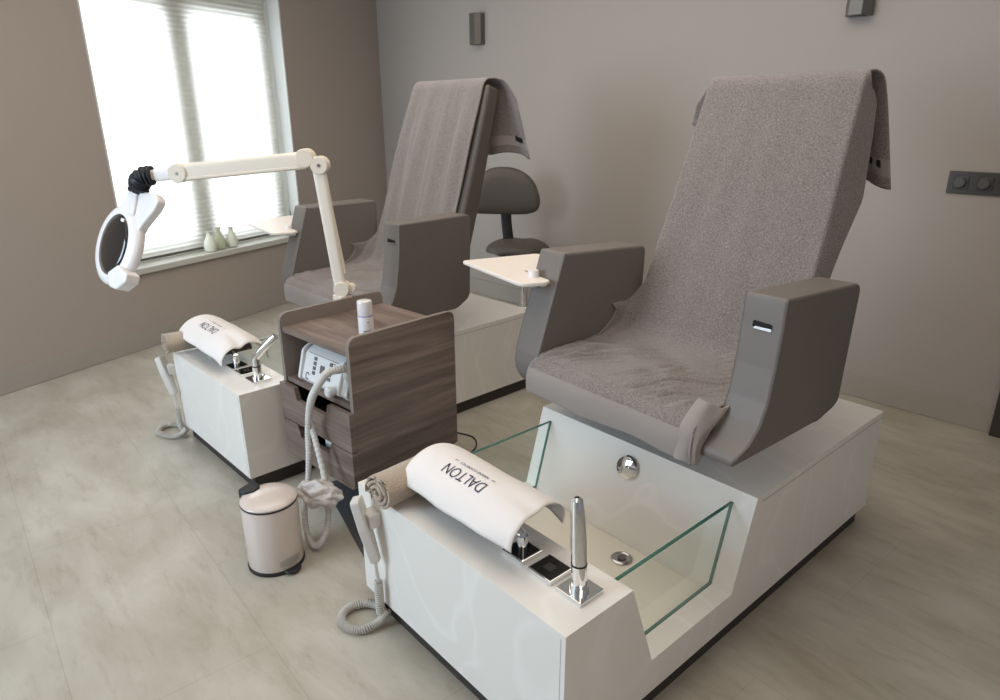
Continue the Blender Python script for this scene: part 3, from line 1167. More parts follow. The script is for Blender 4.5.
    mbt = MB()
    mbt.add(q, [(0, 1, 2, 3), (7, 6, 5, 4), (0, 4, 5, 1), (1, 5, 6, 2), (2, 6, 7, 3), (3, 7, 4, 0)])
    mbt.build('care_label', M['black'], o, smooth=False)
    tag(o, label, 'towel', 'taupe towels spread over the armchairs')
    return o


TA = chair_towel(CA.location, CA.rotation_euler.z, 'large taupe terry towel spread over the back and seat of the front armchair', 3, 0.070, 0.0, 0.14, 0.45, tail_w=0.285, tail_wl=0.40, flare=0.02, xs=-0.014, ztop=-0.016)
TBt = chair_towel(CB.location, CB.rotation_euler.z, 'large taupe terry towel spread over the back and seat of the armchair by the window', 8, -0.05, 0.0, 0.06, 1.6, tail_w=0.34, tail_wl=0.30, flare=0.05, ztop=0.024, ft=0.254, xs=0.004)

# turned-back hem standing at the right front corner of the seat towel on the front chair
vs = []
NF = 12
for i in range(NF + 1):
    t = i / NF
    z = lerp(0.690, 0.548, t) - H3
    y = table([(0, 0.650), (0.2, 0.612), (0.45, 0.584), (1, 0.572)], t) - 0.9
    cols = [(0.262, 0.0), (0.272, -0.006), (0.288, -0.008), (0.300, -0.006), (0.308, 0.006), (0.318, 0.010 + 0.012 * sin(t * 7)),
            (0.330 - 0.020 * t, 0.030 + 0.010 * sin(t * 6)), (0.322 - 0.018 * t, 0.052)]
    for k, (cx, cy) in enumerate(cols):
        vs.append((cx - 0.006 * t + 0.002 * sin(t * 9 + k), y + cy, z - (0.010 if k > 4 else 0) + 0.003 * sin(t * 5 + k)))
nc = 8
fs = [(i * nc + j, i * nc + j + 1, i * nc + j + nc + 1, i * nc + j + nc) for i in range(NF) for j in range(nc - 1)]
me = bpy.data.meshes.new('folded_hem')
me.from_pydata(vs, [], fs)
o = link('folded_hem', me, M['band'], TA, smooth=True, angle=80)
sb = o.modifiers.new('sub', 'SUBSURF')
sb.levels = sb.render_levels = 2
so = o.modifiers.new('thick', 'SOLIDIFY')
so.thickness = 0.006
so.offset = 0


def rolled_towel(loc, rz, r, length, label, seed):
    """spiral roll, axis along local y"""
    turns = 3.2
    pts = []
    n = 90
    for i in range(n + 1):
        a = i / n * turns * 2 * pi
        rr = 0.008 + (r - 0.008) * (i / n) ** 0.95
        pts.append((rr * cos(a + 2.2), rr * sin(a + 2.2)))
    NL = 22
    vs = []
    for k in range(NL + 1):
        y = length * k / NL
        for i, (x, z) in enumerate(pts):
            w_ = 1 + 0.05 * noise.noise(Vector((x * 12, y * 14, z * 12 + seed))) + 0.06 * noise.noise(Vector((x * 30, y * 5, z * 30 + seed)))
            endf = 0.010 * noise.noise(Vector((x * 30, z * 30, seed + (5 if k > NL / 2 else 0))))
            if k in (0, NL):
                ee = endf + (0.010 * (i / n) if k == 0 else -0.01 * (i / n))
            else:
                ee = 0
            vs.append((x * w_, y + ee, z * w_ * 0.84))
    m_ = n + 1
    fs = [(k * m_ + i, k * m_ + i + 1, (k + 1) * m_ + i + 1, (k + 1) * m_ + i) for k in range(NL) for i in range(n)]
    me = bpy.data.meshes.new('rolled_towel')
    me.from_pydata(vs, [], fs)
    o = link('rolled_towel', me, M['roll'], None, smooth=True, angle=80)
    so = o.modifiers.new('thick', 'SOLIDIFY')
    so.thickness = 0.009
    so.offset = 0
    o.location = loc
    o.rotation_euler = (0, 0, rz)
    tag(o, label, 'towel', 'rolled beige towels on the foot baths')
    return o


rolled_towel((0.160, -0.036, H1 + 0.046), 0.10, 0.054, 0.20, 'rolled beige towel lying on the front foot bath', 1.0)
p = Matrix.Rotation(YA, 4, 'Z') @ Vector((0.026, -0.040, H1 + 0.045))
rolled_towel((BX + p.x, BY + p.y, p.z), YA - 0.06, 0.050, 0.22, 'rolled beige towel lying on the foot bath by the window', 4.0)


def white_towel(loc, rz, x0, x1, yc, label, seed, lift=0.0, hang_r=0.0):
    """small towel arched over the leg rest, with printed word; local frame of the foot bath"""
    NX, NY = 48, 36

    def surf(u, v):
        # u 0..1 along x, v -1..1 across (front to rear)
        x = lerp(x0, x1, u)
        a = v * (1.30 if v < 0 else 1.30 + 0.28 * u)
        hw = 0.105
        yy = yc + 0.022 + hw * sin(a) * (1.0 + 0.10 * abs(v))
        zz = H1 + 0.034 + 0.096 * (cos(a) ** 1.0) + lift * (1 - u) * 0.06
        # drooping ends
        e = max(0, u - 0.82) / 0.18
        zz -= (0.004 + hang_r) * e * e - (0.010 * u * max(0, -v) if hang_r < 0.01 else 0)
        e2 = max(0, 0.12 - u) / 0.12
        zz -= 0.004 * e2 * e2
        k = abs(v) ** 2
        q = Vector((x * 9, v * 1.6, seed))
        yy += 0.006 * k * noise.noise(q) + 0.010 * k * e * sin(v * 4)
        zz += 0.003 * noise.noise(Vector((x * 7, v * 2, seed + 7))) * (0.3 + abs(v))
        f = max(0, u - 0.68) / 0.32
        zz -= 0.007 * f * math.exp(-((v + 0.10) / 0.16) ** 2) * (1 + 2 * hang_r / 0.03)
        x += 0.006 * (1 - abs(v)) * (e - 0.4 * e2) + e * (0.022 * max(0, -v) - 0.020 * max(0, v))
        return Vector((x, yy, zz))
    vs = [surf(i / NX, -1 + 2 * j / NY) for i in range(NX + 1) for j in range(NY + 1)]
    m_ = NY + 1
    fs, mi = [], []
    for i in range(NX):
        for j in range(NY):
            fs.append((i * m_ + j, (i + 1) * m_ + j, (i + 1) * m_ + j + 1, i * m_ + j + 1))
            mi.append(1 if (i in (0, NX - 1) or j in (0, NY - 1)) else 0)
    me = bpy.data.meshes.new('hand_towel')
    me.from_pydata(vs, [], fs)
    for p_, k in zip(me.polygons, mi):
        p_.material_index = k
    o = link('hand_towel', me, [M['white_towel'], M['hem']], None, smooth=True, angle=80)
    so = o.modifiers.new('thick', 'SOLIDIFY')
    so.thickness = 0.0022
    so.offset = 0
    o.location = loc
    o.rotation_euler = (0, 0, rz)
    tag(o, label, 'towel', 'white printed hand towels on the leg rests')

    # printed words, laid onto the cloth; they read from the chair's side
    def words(txt, size, uc, vc, width, spacing, nm):
        cu = bpy.data.curves.new(nm, 'FONT')
        cu.body = txt
        cu.size = size
        cu.space_character = spacing
        cu.align_x = 'CENTER'
        cu.align_y = 'CENTER'
        cu.offset = -0.0003 if size > 0.02 else 0.0
        tmp = bpy.data.objects.new(nm + '_curve', cu)
        COL.objects.link(tmp)
        dg = bpy.context.evaluated_depsgraph_get()
        me_ = bpy.data.meshes.new_from_object(tmp.evaluated_get(dg))
        bpy.data.objects.remove(tmp)
        bpy.data.curves.remove(cu)
        bm = bmesh.new()
        bm.from_mesh(me_)
        bmesh.ops.triangulate(bm, faces=bm.faces)
        bmesh.ops.subdivide_edges(bm, edges=[e for e in bm.edges if e.calc_length() > size * 0.22], cuts=2)
        xs_ = [v.co.x for v in bm.verts]
        sc = width / (max(xs_) - min(xs_))
        for v in bm.verts:
            # reading direction is -x, letters' up is -y
            u_ = uc - v.co.x * sc / (x1 - x0)
            v_ = vc - v.co.y * (1.0 if size > 0.02 else sc) / 0.125
            P_ = surf(u_, v_)
            e1 = surf(u_ + 0.01, v_) - P_
            e2 = surf(u_, v_ + 0.01) - P_
            nr = e1.cross(e2).normalized()
            if nr.z < 0:
                nr = -nr
            v.co = P_ + nr * 0.0026
        bm.to_mesh(me_)
        bm.free()
        me_.name = nm
        t = link(nm, me_, M['print'], o, smooth=False)
        return t
    words('DALTON', 0.042, 0.46, -0.28, 0.150, 1.0, 'printed_name')
    words('MARINE COSMETICS', 0.0095, 0.46, -0.035, 0.108, 1.05, 'printed_tagline')
    for du in (-0.175, 0.175):
        mb = MB()
        a_, b_ = 0.46 + du - 0.016, 0.46 + du + 0.016
        q = []
        for (uu, vv) in ((a_, -0.043), (b_, -0.043), (b_, -0.030), (a_, -0.030)):
            P_ = surf(uu, vv)
            q.append(P_ + Vector((0, 0, 0.0028)))
        mb.add(q, [(0, 1, 2, 3)])
        mb.build('printed_dash', M['print'], o, smooth=False)
    return o


white_towel((0, 0, 0), 0, 0.163, 0.572, 0.122, 'white hand towel printed DALTON, draped over the front leg rest', 2.0)
white_towel((BX, BY, 0), YA, -0.005, 0.425, 0.122, 'white hand towel printed DALTON, draped over the leg rest by the window', 11.0, lift=0.1, hang_r=0.02)

# ------------------------------------------------------------------ wooden cart
CW, CL, CT = 0.439, 0.450, 0.72
ZB, ZS, ZR = 0.185, 0.470, 0.672
cart = empty('treatment_cart', (-0.743, 0.128, 0), 0.09, 'taupe wood grain treatment cart with two drawers between the two foot baths', 'cart')
for s in (0, 1):
    x0 = 0 if s == 0 else CW - 0.018
    mb = MB()
    prof = rounded([(0, ZB + 0.01), (0, CT), (CL, CT), (CL, ZB + 0.01)], [0.0, 0.034, 0.034, 0.01], 7)
    mb.prism(prof, x0, x0 + 0.018, 'x')
    mb.build('side_panel', M['wood'], cart, smooth=True, bevel=0.0015, angle=30)
    mb = MB()
    # edge banding along the front and top edge
    eb = rounded([(0, ZB + 0.01), (0, CT), (CL, CT), (CL, ZB + 0.01)], [0.0, 0.034, 0.034, 0.01], 7)
    n = len(eb)
    c_ = Vector((CL / 2, 0.45))
    v1 = []
    for q in eb[:-3]:
        q = Vector(q)
        v1.append(q)
    pth = []
    inn = []
    for q in v1:
        d_ = Vector((max(-1, min(1, (q.x - c_.x) * 100)) if (q.x < 0.035 or q.x > CL - 0.035) else 0, 1 if q.y > CT - 0.034 else 0))
        if d_.length < 0.1:
            d_ = Vector((-1, 0))
        pth.append(q + d_.normalized() * 0.0008)
        inn.append(q - d_.normalized() * 0.004)
    vs = []
    for a, b in zip(pth, inn):
        vs += [(x0 + 0.0005, a.x, a.y), (x0 + 0.0175, a.x, a.y), (x0 + 0.0175, b.x, b.y), (x0 + 0.0005, b.x, b.y)]
    fs = []
    for i in range(len(pth) - 1):
        for k in range(4):
            a, b = 4 * i + k, 4 * i + (k + 1) % 4
            fs.append((a, b, b + 4, a + 4))
    mb.add(vs, fs)
    mb.build('edge_band', M['panel_edge'], cart, smooth=True)
for x0, zl, zh in ((0.0178, ZR, CT - 0.003), (0.0178, ZS + 0.014, ZR - 0.018)):
    mb = MB()
    mb.prism(rounded([(0.003, zl), (0.003, zh), (CL - 0.003, zh), (CL - 0.003, zl)], [0, 0.032 if zh > ZR else 0, 0.032 if zh > ZR else 0, 0], 7), x0, x0 + 0.0012, 'x')
    mb.build('panel_liner', M['panelgrey'], cart, smooth=False)
mb = MB()
mb.box(0.018, CW - 0.018, 0.004, CL - 0.004, ZR - 0.018, ZR)
mb.build('top_board', M['woodtop'], cart, smooth=False, bevel=0.001)
mb = MB()
mb.box(0.018, CW - 0.018, 0.006, CL - 0.01, ZS - 0.004, ZS + 0.014)
mb.build('shelf_board', M['woodtop'], cart, smooth=False, bevel=0.001)
mb = MB()
mb.box(0.018, CW - 0.018, CL - 0.014, CL - 0.004, ZB + 0.02, ZR - 0.016)
mb.build('back_panel', M['panelgrey'], cart, smooth=False)
mb = MB()
mb.box(0.020, CW - 0.020, 0.008, CL - 0.02, ZB + 0.012, ZB + 0.026)
mb.build('bottom_board', M['wood'], cart, smooth=False)
for k, (z0, z1) in enumerate(((ZB, 0.322), (0.326, 0.4655))):
    dr = MB()
    h = z1 - z0
    c0, c1, dp = 0.110, 0.300, 0.046
    out = [(0.0, z0), (CW, z0), (CW, z1), (c1 + 0.012, z1), (c1 - 0.004, z1 - dp), (c0 + 0.004, z1 - dp), (c0 - 0.012, z1), (0.0, z1)]
    rad = [0.022 if k == 0 else 0.003, 0.022 if k == 0 else 0.003, 0.003, 0.005, 0.008, 0.008, 0.005, 0.003]
    # built from strips so that the notch stays concave
    dr.prism(rounded(out, rad, 4), -0.020, -0.001, 'y')
    d_ = dr.build('drawer', M['wood'], cart, smooth=False, bevel=0.0012)
    mb = MB()
    t_ = 0.010
    x0, x1, y0, y1, zz0, zz1 = 0.024, CW - 0.024, -0.001, CL - 0.03, z0 + 0.03, z1 - 0.022
    mb.box(x0, x1, y0, y1, zz0, zz0 + t_)
    mb.box(x0, x0 + t_, y0, y1, zz0, zz1)
    mb.box(x1 - t_, x1, y0, y1, zz0, zz1)
    mb.box(x0, x1, y1 - t_, y1, zz0, zz1)
    mb.build('drawer_box', M['dark'], d_, smooth=False)
# contents of the lower drawer, pale packs seen through the grip notch
mb = MB()
mb.box(0.19, 0.30, 0.03, 0.20, 0.236, 0.285)
o = mb.build('storage_box', M['device'], None, smooth=False, bevel=0.004)
o.parent = None
o.location = cart.location
o.rotation_euler = cart.rotation_euler
tag(o, 'pale blue-grey box seen through the grip notch of the lower cart drawer', 'box')
# four castors under the cart
for cx in (0.13, CW - 0.13):
    for cy in (0.20, CL - 0.06):
        mb = MB()
        mb.tube([(cx, cy, ZB + 0.014), (cx, cy, 0.075)], 0.010, seg=14)
        mb.box(cx - 0.014, cx + 0.014, cy - 0.012, cy + 0.012, 0.06, 0.085)
        cs = mb.build('castor', M['steel'], cart, smooth=True)
        mb = MB()
        mb.lathe([(0.026, -0.012), (0.031, -0.008), (0.031, 0.008), (0.026, 0.012)], 24, c=(cx, cy, 0.0345), T=Matrix.Rotation(pi / 2, 4, 'Y'))
        mb.build('castor_wheel', M['black'], cs)

# thin dark grey rectangle on the floor below the cart
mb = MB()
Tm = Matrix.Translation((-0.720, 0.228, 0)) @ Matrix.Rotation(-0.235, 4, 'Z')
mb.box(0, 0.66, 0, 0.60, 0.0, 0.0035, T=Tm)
o = mb.build('dark_floor_rect', M['mat'], None, smooth=False)
tag(o, 'dark grey flat rectangle on the floor below the wooden cart', 'mat')

# thin black cable lying on the floor behind the cart
mb = MB()
mb.tube(spline([(-0.80, 0.86, 0.004), (-0.713, 0.905, 0.004), (-0.640, 0.925, 0.004), (-0.572, 0.890, 0.004), (-0.530, 0.820, 0.004), (-0.535, 0.72, 0.004), (-0.50, 0.60, 0.007)], 10), 0.0035, seg=8)
o = mb.build('power_cable', M['black'], None)
tag(o, 'thin black cable looping on the floor behind the cart', 'cable')


def cart_pt(x, y, z):
    c, s = cos(0.09), sin(0.09)
    return Vector((-0.743 + c * x - s * y, 0.128 + s * x + c * y, z))


# ------------------------------------------------------------------ pump bottle on the cart
bt = empty('pump_bottle', (-0.449, 0.316, ZR), 0.3, 'small white cosmetic bottle with a clear cap on the cart top', 'bottle')
R_ = 0.0260
mb = MB()
mb.lathe([(R_ * 0.9, 0), (R_, 0.003), (R_, 0.064), (R_ * 0.96, 0.067)], 32)
mb.build('bottle_body', M['bottle'], bt)
mb = MB()
mb.lathe([(R_ * 1.02, 0.066), (R_ * 1.02, 0.069), (R_ * 1.0, 0.070)], 32)
mb.build('ring', M['lilac'], bt)
mb = MB()
mb.lathe([(R_ * 1.0, 0.070), (R_ * 1.0, 0.112), (R_ * 0.94, 0.118), (R_ * 0.75, 0.120)], 32)
mb.build('bottle_cap', M['bottle_cap'], bt)
mb = MB()
for k in range(9):
    a0 = -1.2 + k * 0.12
    hgt = 0.004 if k % 3 else 0.006
    q = []
    for (aa, zz) in ((a0, 0.014), (a0 + 0.08, 0.014), (a0 + 0.08, 0.014 + hgt), (a0, 0.014 + hgt)):
        q.append((cos(aa) * (R_ + 0.0003), sin(aa) * (R_ + 0.0003), zz))
    mb.add(q, [(0, 1, 2, 3)])
mb.build('label_print', M['print'], bt, smooth=False)
mb = MB()
for aa, zz in ((-0.6, 0.045), (-0.5, 0.045)):
    mb.add([(cos(a) * (R_ + 0.0003), sin(a) * (R_ + 0.0003), z) for a, z in ((aa, zz), (aa + 0.07, zz), (aa + 0.07, zz + 0.005), (aa, zz + 0.005))], [(0, 1, 2, 3)])
mb.build('label_print', M['print'], bt, smooth=False)

# ------------------------------------------------------------------ nail drill control unit on the shelf
dv = empty('nail_drill_unit', tuple(cart_pt(0.105, 0.012, ZS + 0.014)), 0.09,
           'white nail drill control unit with a grey hose on the cart shelf', 'device')
mb = MB()
# side profile (y,z): sloping front, rounded shoulders
prof = rounded([(0.012, 0.0), (0.0, 0.018), (0.030, 0.112), (0.060, 0.128), (0.190, 0.128), (0.205, 0.0)], [0.004, 0.01, 0.02, 0.02, 0.02, 0.005], 5)
mb.prism(prof, 0.0, 0.275, 'x')
mb.build('housing', M['device'], dv, smooth=True, bevel=0.004)
mb = MB()
prof2 = rounded([(0.016, 0.0), (-0.010, 0.016), (0.018, 0.120), (0.055, 0.138), (0.12, 0.138), (0.14, 0.0)], [0.004, 0.012, 0.03, 0.03, 0.02, 0.005], 5)
mb.prism(prof2, -0.010, 0.003, 'x')
mb.build('side_cheek', M['device'], dv, smooth=True, bevel=0.003)
mb = MB()
mb.prism(prof2, 0.232, 0.244, 'x')
mb.build('side_cheek', M['device'], dv, smooth=True, bevel=0.003)
# front plane transform for buttons
fa, fb = Vector((0, 0.0, 0.018)), Vector((0, 0.030, 0.112))
up = (fb - fa).normalized()
T = Matrix((Vector((1, 0, 0)), up.cross(Vector((1, 0, 0))), up)).transposed().to_4x4()
T.translation = fa
mb = MB()
for cx in (0.070, 0.165):
    mb = MB()
    for k in range(4):
        mb.box(cx - 0.008, cx + 0.008, -0.0022, 0.001, 0.026 + k * 0.017, 0.038 + k * 0.017, T=T)
    mb.build('indicator_keys', M['devgrey'], dv, smooth=False)
mb = MB()
mb.box(0.105, 0.130, -0.0018, 0.001, 0.040, 0.068, T=T)
mb.build('display', M['devgrey'], dv, smooth=False)
mb = MB()
mb.box(0.020, 0.205, -0.0012, 0.001, 0.0965, 0.098, T=T)
mb.box(0.165, 0.190, -0.0016, 0.001, 0.088, 0.0905, T=T)
for k in range(9):
    a = k / 8 * 4.6 + 0.6
    x_, z_ = 0.036 + 0.010 * cos(a), 0.014 + 0.011 * sin(a)
    mb.box(x_ - 0.0022, x_ + 0.0022, -0.0014, 0.001, z_ - 0.0022, z_ + 0.0022, T=T)
mb.build('front_marking', M['devgrey'], dv, smooth=False)
mb = MB()
mb.lathe([(0.016, 0), (0.018, 0.004), (0.018, 0.022), (0.014, 0.026)], 24, c=(0.205, -0.002, 0.022), T=Matrix.Rotation(pi / 2, 4, 'X'))
mb.build('hose_socket', M['device'], dv)
mb = MB()
mb.lathe([(0.018, 0), (0.019, 0.008), (0.017, 0.014)], 24, c=(0.262, 0.028, 0.085), T=Matrix.Rotation(pi / 2, 4, 'X'))
mb.build('filter_cap', M['sill'], dv)

# corrugated hose from the unit, down behind the bin and up again into the drawer
hp = [tuple(cart_pt(0.385, 0.040, 0.600)), (-0.372, 0.130, 0.603), (-0.383, 0.108, 0.583), (-0.409, 0.088, 0.535), (-0.438, 0.080, 0.478), (-0.470, 0.078, 0.372),
      (-0.462, 0.067, 0.29), (-0.458, 0.053, 0.20), (-0.432, 0.020, 0.13), (-0.395, 0.000, 0.06), (-0.350, 0.000, 0.018), (-0.320, 0.020, 0.045), (-0.335, 0.054, 0.10),
      (-0.370, 0.075, 0.21), (-0.438, 0.086, 0.343), (-0.478, 0.090, 0.405)]
P = spline(hp, 40)
rad = [(0.0128 if i < 150 else lerp(0.0128, 0.0100, min(1, (i - 150) / 90))) + 0.0009 * sin(i * 2 * pi / 5) for i in range(len(P))]
mb = MB()
mb.tube(P, rad, seg=14)
o = mb.build('suction_hose', M['hose'], dv)
# vertices are in world space: bring them into the unit's frame
inv = (Matrix.Translation(dv.location) @ Matrix.Rotation(0.09, 4, 'Z')).inverted()
o.data.transform(inv)

# paper dust bag hanging beside the bin
bm = bmesh.new()
bmesh.ops.create_icosphere(bm, subdivisions=5, radius=1)
for v in bm.verts:
    c = v.co.copy()
    q = Vector((c.x * 0.078, c.y * 0.050, c.z * 0.046))
    n_ = noise.noise(c * 2.2 + Vector((3, 1, 0))) * 0.016
    cr = abs(noise.noise(c * 3.6)) * 0.009 + abs(noise.noise(Vector((c.x * 3, c.y * 9, c.z * 9)))) * 0.004
    taper = 1 - 0.25 * (c.x > 0) * c.x
    q.y *= taper
    q.z *= taper
    v.co = q + c.normalized() * (n_ - cr)
me = bpy.data.meshes.new('dust_bag')
bm.to_mesh(me)
bm.free()
o = link('dust_bag', me, M['bag'], None, smooth=True, angle=60)
o.location = (-0.356, 0.046, 0.196)
o.rotation_euler = (0.0, 0.12, 0.75)
tag(o, 'crumpled pale grey dust bag hanging on the hose beside the bin', 'bag')

# ------------------------------------------------------------------ pedal bin
bn = empty('pedal_bin', (-0.378, -0.118, 0), 0.16, 'small cream enamel pedal bin on the floor before the cart', 'bin')
R_ = 0.0870
mb = MB()
mb.lathe([(R_ - 0.001, 0.012), (R_, 0.016), (R_, 0.225), (R_ - 0.002, 0.229)], 56)
mb.build('bin_body', M['bin'], bn)
mb = MB()
mb.lathe([(R_ - 0.004, 0.0), (R_ + 0.002, 0.001), (R_ + 0.003, 0.010), (R_ + 0.001, 0.014)], 56)
mb.build('base_ring', M['black'], bn)
mb = MB()
mb.lathe([(R_ + 0.0005, 0.228), (R_ + 0.0015, 0.231), (R_ + 0.0005, 0.234)], 56)
mb.build('rim_seal', M['black'], bn)
mb = MB()
mb.lathe([(R_, 0.234), (R_ + 0.001, 0.238), (R_ - 0.003, 0.243), (R_ - 0.015, 0.2475), (R_ * 0.5, 0.2525), (0.002, 0.254)], 56)
mb.build('lid', M['bin'], bn)
mb = MB()
hg = rounded([(-R_ - 0.014, -0.030), (-R_ + 0.020, -0.032), (-R_ + 0.042, -0.012), (-R_ + 0.042, 0.012), (-R_ + 0.020, 0.032), (-R_ - 0.014, 0.030)], 0.012)
Th = Matrix.Rotation(0.25, 4, 'Z')
mb.prism(hg, 0.222, 0.257, 'z', T=Th)
mb.build('hinge_cover', M['black'], bn, smooth=True, bevel=0.006, seg=3)
mb = MB()
pd = rounded([(R_ - 0.02, -0.030), (R_ + 0.016, -0.026), (R_ + 0.028, 0.0), (R_ + 0.016, 0.026), (R_ - 0.02, 0.030)], 0.012)
mb.prism(pd, 0.006, 0.016, 'z')
mb.build('pedal', M['black'], bn, smooth=True, bevel=0.003)
mb = MB()
q, f = [], []
NB = 14
for i in range(NB + 1):
    a = -0.42 + 0.84 * i / NB
    for zz in (0.030, 0.046 + 0.008 * cos(a * 3)):
        q.append((cos(a) * (R_ + 0.0012), sin(a) * (R_ + 0.0012), zz))
f = [(2 * i, 2 * i + 2, 2 * i + 3, 2 * i + 1) for i in range(NB)]
mb.add(q, f)
mb.build('pedal_guard', M['steel'], bn)

# ------------------------------------------------------------------ magnifier lamp
lp = empty('magnifier_lamp', (-0.786, 0.415, 0.70), 0, 'white jointed magnifier lamp clamped to the cart edge, in front of the window', 'lamp')
LO = Vector((-0.786, 0.415, 0.70))
g = lambda p: Vector(p) - LO
RT = Vector((cos(0.8505), sin(0.8505), 0))         # towards the chairs
FW = Vector((-sin(0.8505), cos(0.8505), 0))
UP = Vector((0, 0, 1))


def lbar(a, b, w_, h_, name, m):
    """flat-sided arm with rounded section between two points"""
    a, b = g(a), g(b)
    t = (b - a).normalized()
    s = FW
    n_ = t.cross(s).normalized()
    sec = rounded([(-w_ / 2, -h_ / 2), (w_ / 2, -h_ / 2), (w_ / 2, h_ / 2), (-w_ / 2, h_ / 2)], min(w_, h_) * 0.38, 5)
    Lb = (b - a).length
    T = Matrix((s, n_, t)).transposed().to_4x4()
    T.translation = a
    mb = MB()
    mb.prism(sec, 0, Lb, 'z', T=T)
    return mb.build(name, m, lp, smooth=True, bevel=0.002)


def ldisc(c, r, th, name, m, par=None, dz=0):
    mb = MB()
    T = Matrix((RT, UP, -FW)).transposed().to_4x4()
    mb.lathe([(r * 0.9, -th / 2), (r, -th / 2 + 0.003), (r, th / 2 - 0.003), (r * 0.9, th / 2)], 32, c=g(c), T=T)
    return mb.build(name, m, par or lp)


# clamp and socket
mb = MB()
mb.box(-0.030, 0.030, -0.028, 0.028, 0.0, 0.030, T=Matrix.Translation((0.0, 0.0, 0.0)))
mb.tube([(0, 0, 0.02), (0, 0, 0.05)], 0.022, seg=20)
mb.build('clamp', M['lampj'], lp, bevel=0.004)
j0 = Vector((-0.790, 0.412, 0.762))
j1 = Vector((-0.822, 0.383, 1.195))
lbar(j0, j1, 0.036, 0.046, 'lower_arm', M['lampw'])
lbar(j0 + Vector((0, 0, 0.05)) + RT * 0.020, j1 + Vector((0, 0, -0.05)) + RT * 0.020, 0.016, 0.012, 'spring_cover', M['lampj'])
ldisc(j0 + Vector((0.006, 0.004, -0.008)), 0.030, 0.050, 'base_joint', M['lampj'])
ldisc(j0 + RT * 0.040 + UP * -0.006, 0.018, 0.030, 'clamp_knob', M['lampj'])
k1 = Vector((-0.818, 0.387, 1.212))
k2 = Vector((-0.852, 0.350, 1.237))
ldisc(k1, 0.032, 0.052, 'elbow_joint', M['lampj'])
mbp = ldisc(k1 - FW * 0.027, 0.006, 0.004, 'screw', M['steel'])
ldisc(k2, 0.033, 0.056, 'elbow_joint', M['lampj'])
u1 = Vector((-0.857, 0.345, 1.229))
u2 = Vector((-1.160, -0.002, 1.187))
lbar(u1, u2, 0.040, 0.062, 'upper_arm', M['lampw'])
lbar(u1 + UP * -0.022, u2 + UP * -0.022, 0.044, 0.012, 'arm_trim', M['lampj'])
ldisc(Vector((-1.158, 0.000, 1.187)), 0.034, 0.052, 'end_joint', M['lampj'])
ldisc(Vector((-1.158, 0.000, 1.187)) - FW * 0.027, 0.005, 0.004, 'screw', M['steel'])
lbar(Vector((-1.165, -0.010, 1.186)), Vector((-1.215, -0.066, 1.180)), 0.036, 0.046, 'swivel_block', M['headw'])
lbar(Vector((-1.205, -0.055, 1.182)), Vector((-1.232, -0.086, 1.180)), 0.030, 0.036, 'neck_sleeve', M['lampj'])
# head
hd = Vector((-1.340, -0.208, 0.925))
VR, VU, VV = Vector((0.212, 0.977, 0)), Vector((-0.147, 0.032, 0.989)), Vector((-0.966, 0.209, -0.150))
la = (VR * -0.36 + VU * -0.93).normalized()              # long axis, downwards
pp = (VR * -0.93 + VU * 0.36).normalized()
ln = (pp * 0.87 - VV * 0.49).normalized()                # lens normal
lx = la.cross(ln).normalized()
TH = Matrix((lx, la, ln)).transposed().to_4x4()
TH.translation = g(hd)


def oval(rx, ry, n=48, y0=0.0, pinch=0.0):
    o_ = []
    for k in range(n):
        a = 2 * pi * k / n
        y = ry * sin(a)
        x = rx * cos(a) * (1 - pinch * (y / ry))
        o_.append((x, y + y0))
    return o_


def ring_prism(outer, inner, z0, z1, T):
    n = len(outer)
    mb = MB()
    vs = [T @ Vector((p[0], p[1], z)) for z in (z0, z1) for ring in (outer, inner) for p in ring]
    fs = []
    for k in range(n):
        l = (k + 1) % n
        fs += [(k, l, 2 * n + l, 2 * n + k), (n + l, n + k, 3 * n + k, 3 * n + l), (2 * n + k, 2 * n + l, 3 * n + l, 3 * n + k), (l, k, n + k, n + l)]
    mb.add(vs, fs)
    return mb


# bellows
P = spline([g(p) for p in ((-1.226, -0.080, 1.179), (-1.247, -0.103, 1.172), (-1.260, -0.116, 1.150))] + [TH @ Vector((-0.052, -0.232, 0.0)), TH @ Vector((-0.050, -0.205, 0.0))], 14)
n = len(P)
rad = [0.030 + 0.006 * (1 if (i // 3) % 2 else -1) * (0.6 if i < 3 else 1) for i in range(n)]
mb = MB()
mb.tube(P, rad, seg=24)
mb.build('flex_bellows', M['blackrub'], lp)
def ovs(rx, ry, cx, cy, z, n=56):
    return [TH @ Vector((cx + rx * cos(2 * pi * k / n), cy + ry * sin(2 * pi * k / n), z)) for k in range(n)]


mb = MB()
NO = 56
lay = [ovs(0.060, 0.080, -0.01, 0, -0.030), ovs(0.112, 0.128, -0.008, 0, -0.029), ovs(0.132, 0.148, -0.007, 0, -0.020), ovs(0.139, 0.155, -0.006, 0, -0.006),
       ovs(0.137, 0.153, -0.006, 0, 0.006), ovs(0.122, 0.142, -0.008, 0, 0.016), ovs(0.098, 0.124, -0.011, 0, 0.0225), ovs(0.090, 0.116, -0.012, 0, 0.0225), ovs(0.089, 0.115, -0.012, 0, 0.010)]
vs = [v for l in lay for v in l]
fs = [(i * NO + k, i * NO + (k + 1) % NO, (i + 1) * NO + (k + 1) % NO, (i + 1) * NO + k) for i in range(len(lay) - 1) for k in range(NO)]
fs += [tuple(range(NO))[::-1], tuple(range((len(lay) - 1) * NO, len(lay) * NO))]
mb.add(vs, fs)
hr = mb.build('lamp_head', M['headw'], lp, smooth=True, angle=60)
mb = MB()
lay = [ovs(0.088, 0.114, -0.012, 0, 0.011), ovs(0.088, 0.114, -0.012, 0, 0.021), ovs(0.070, 0.092, -0.012, 0, 0.0265), ovs(0.035, 0.046, -0.012, 0, 0.030)]
vs = [v for l in lay for v in l]
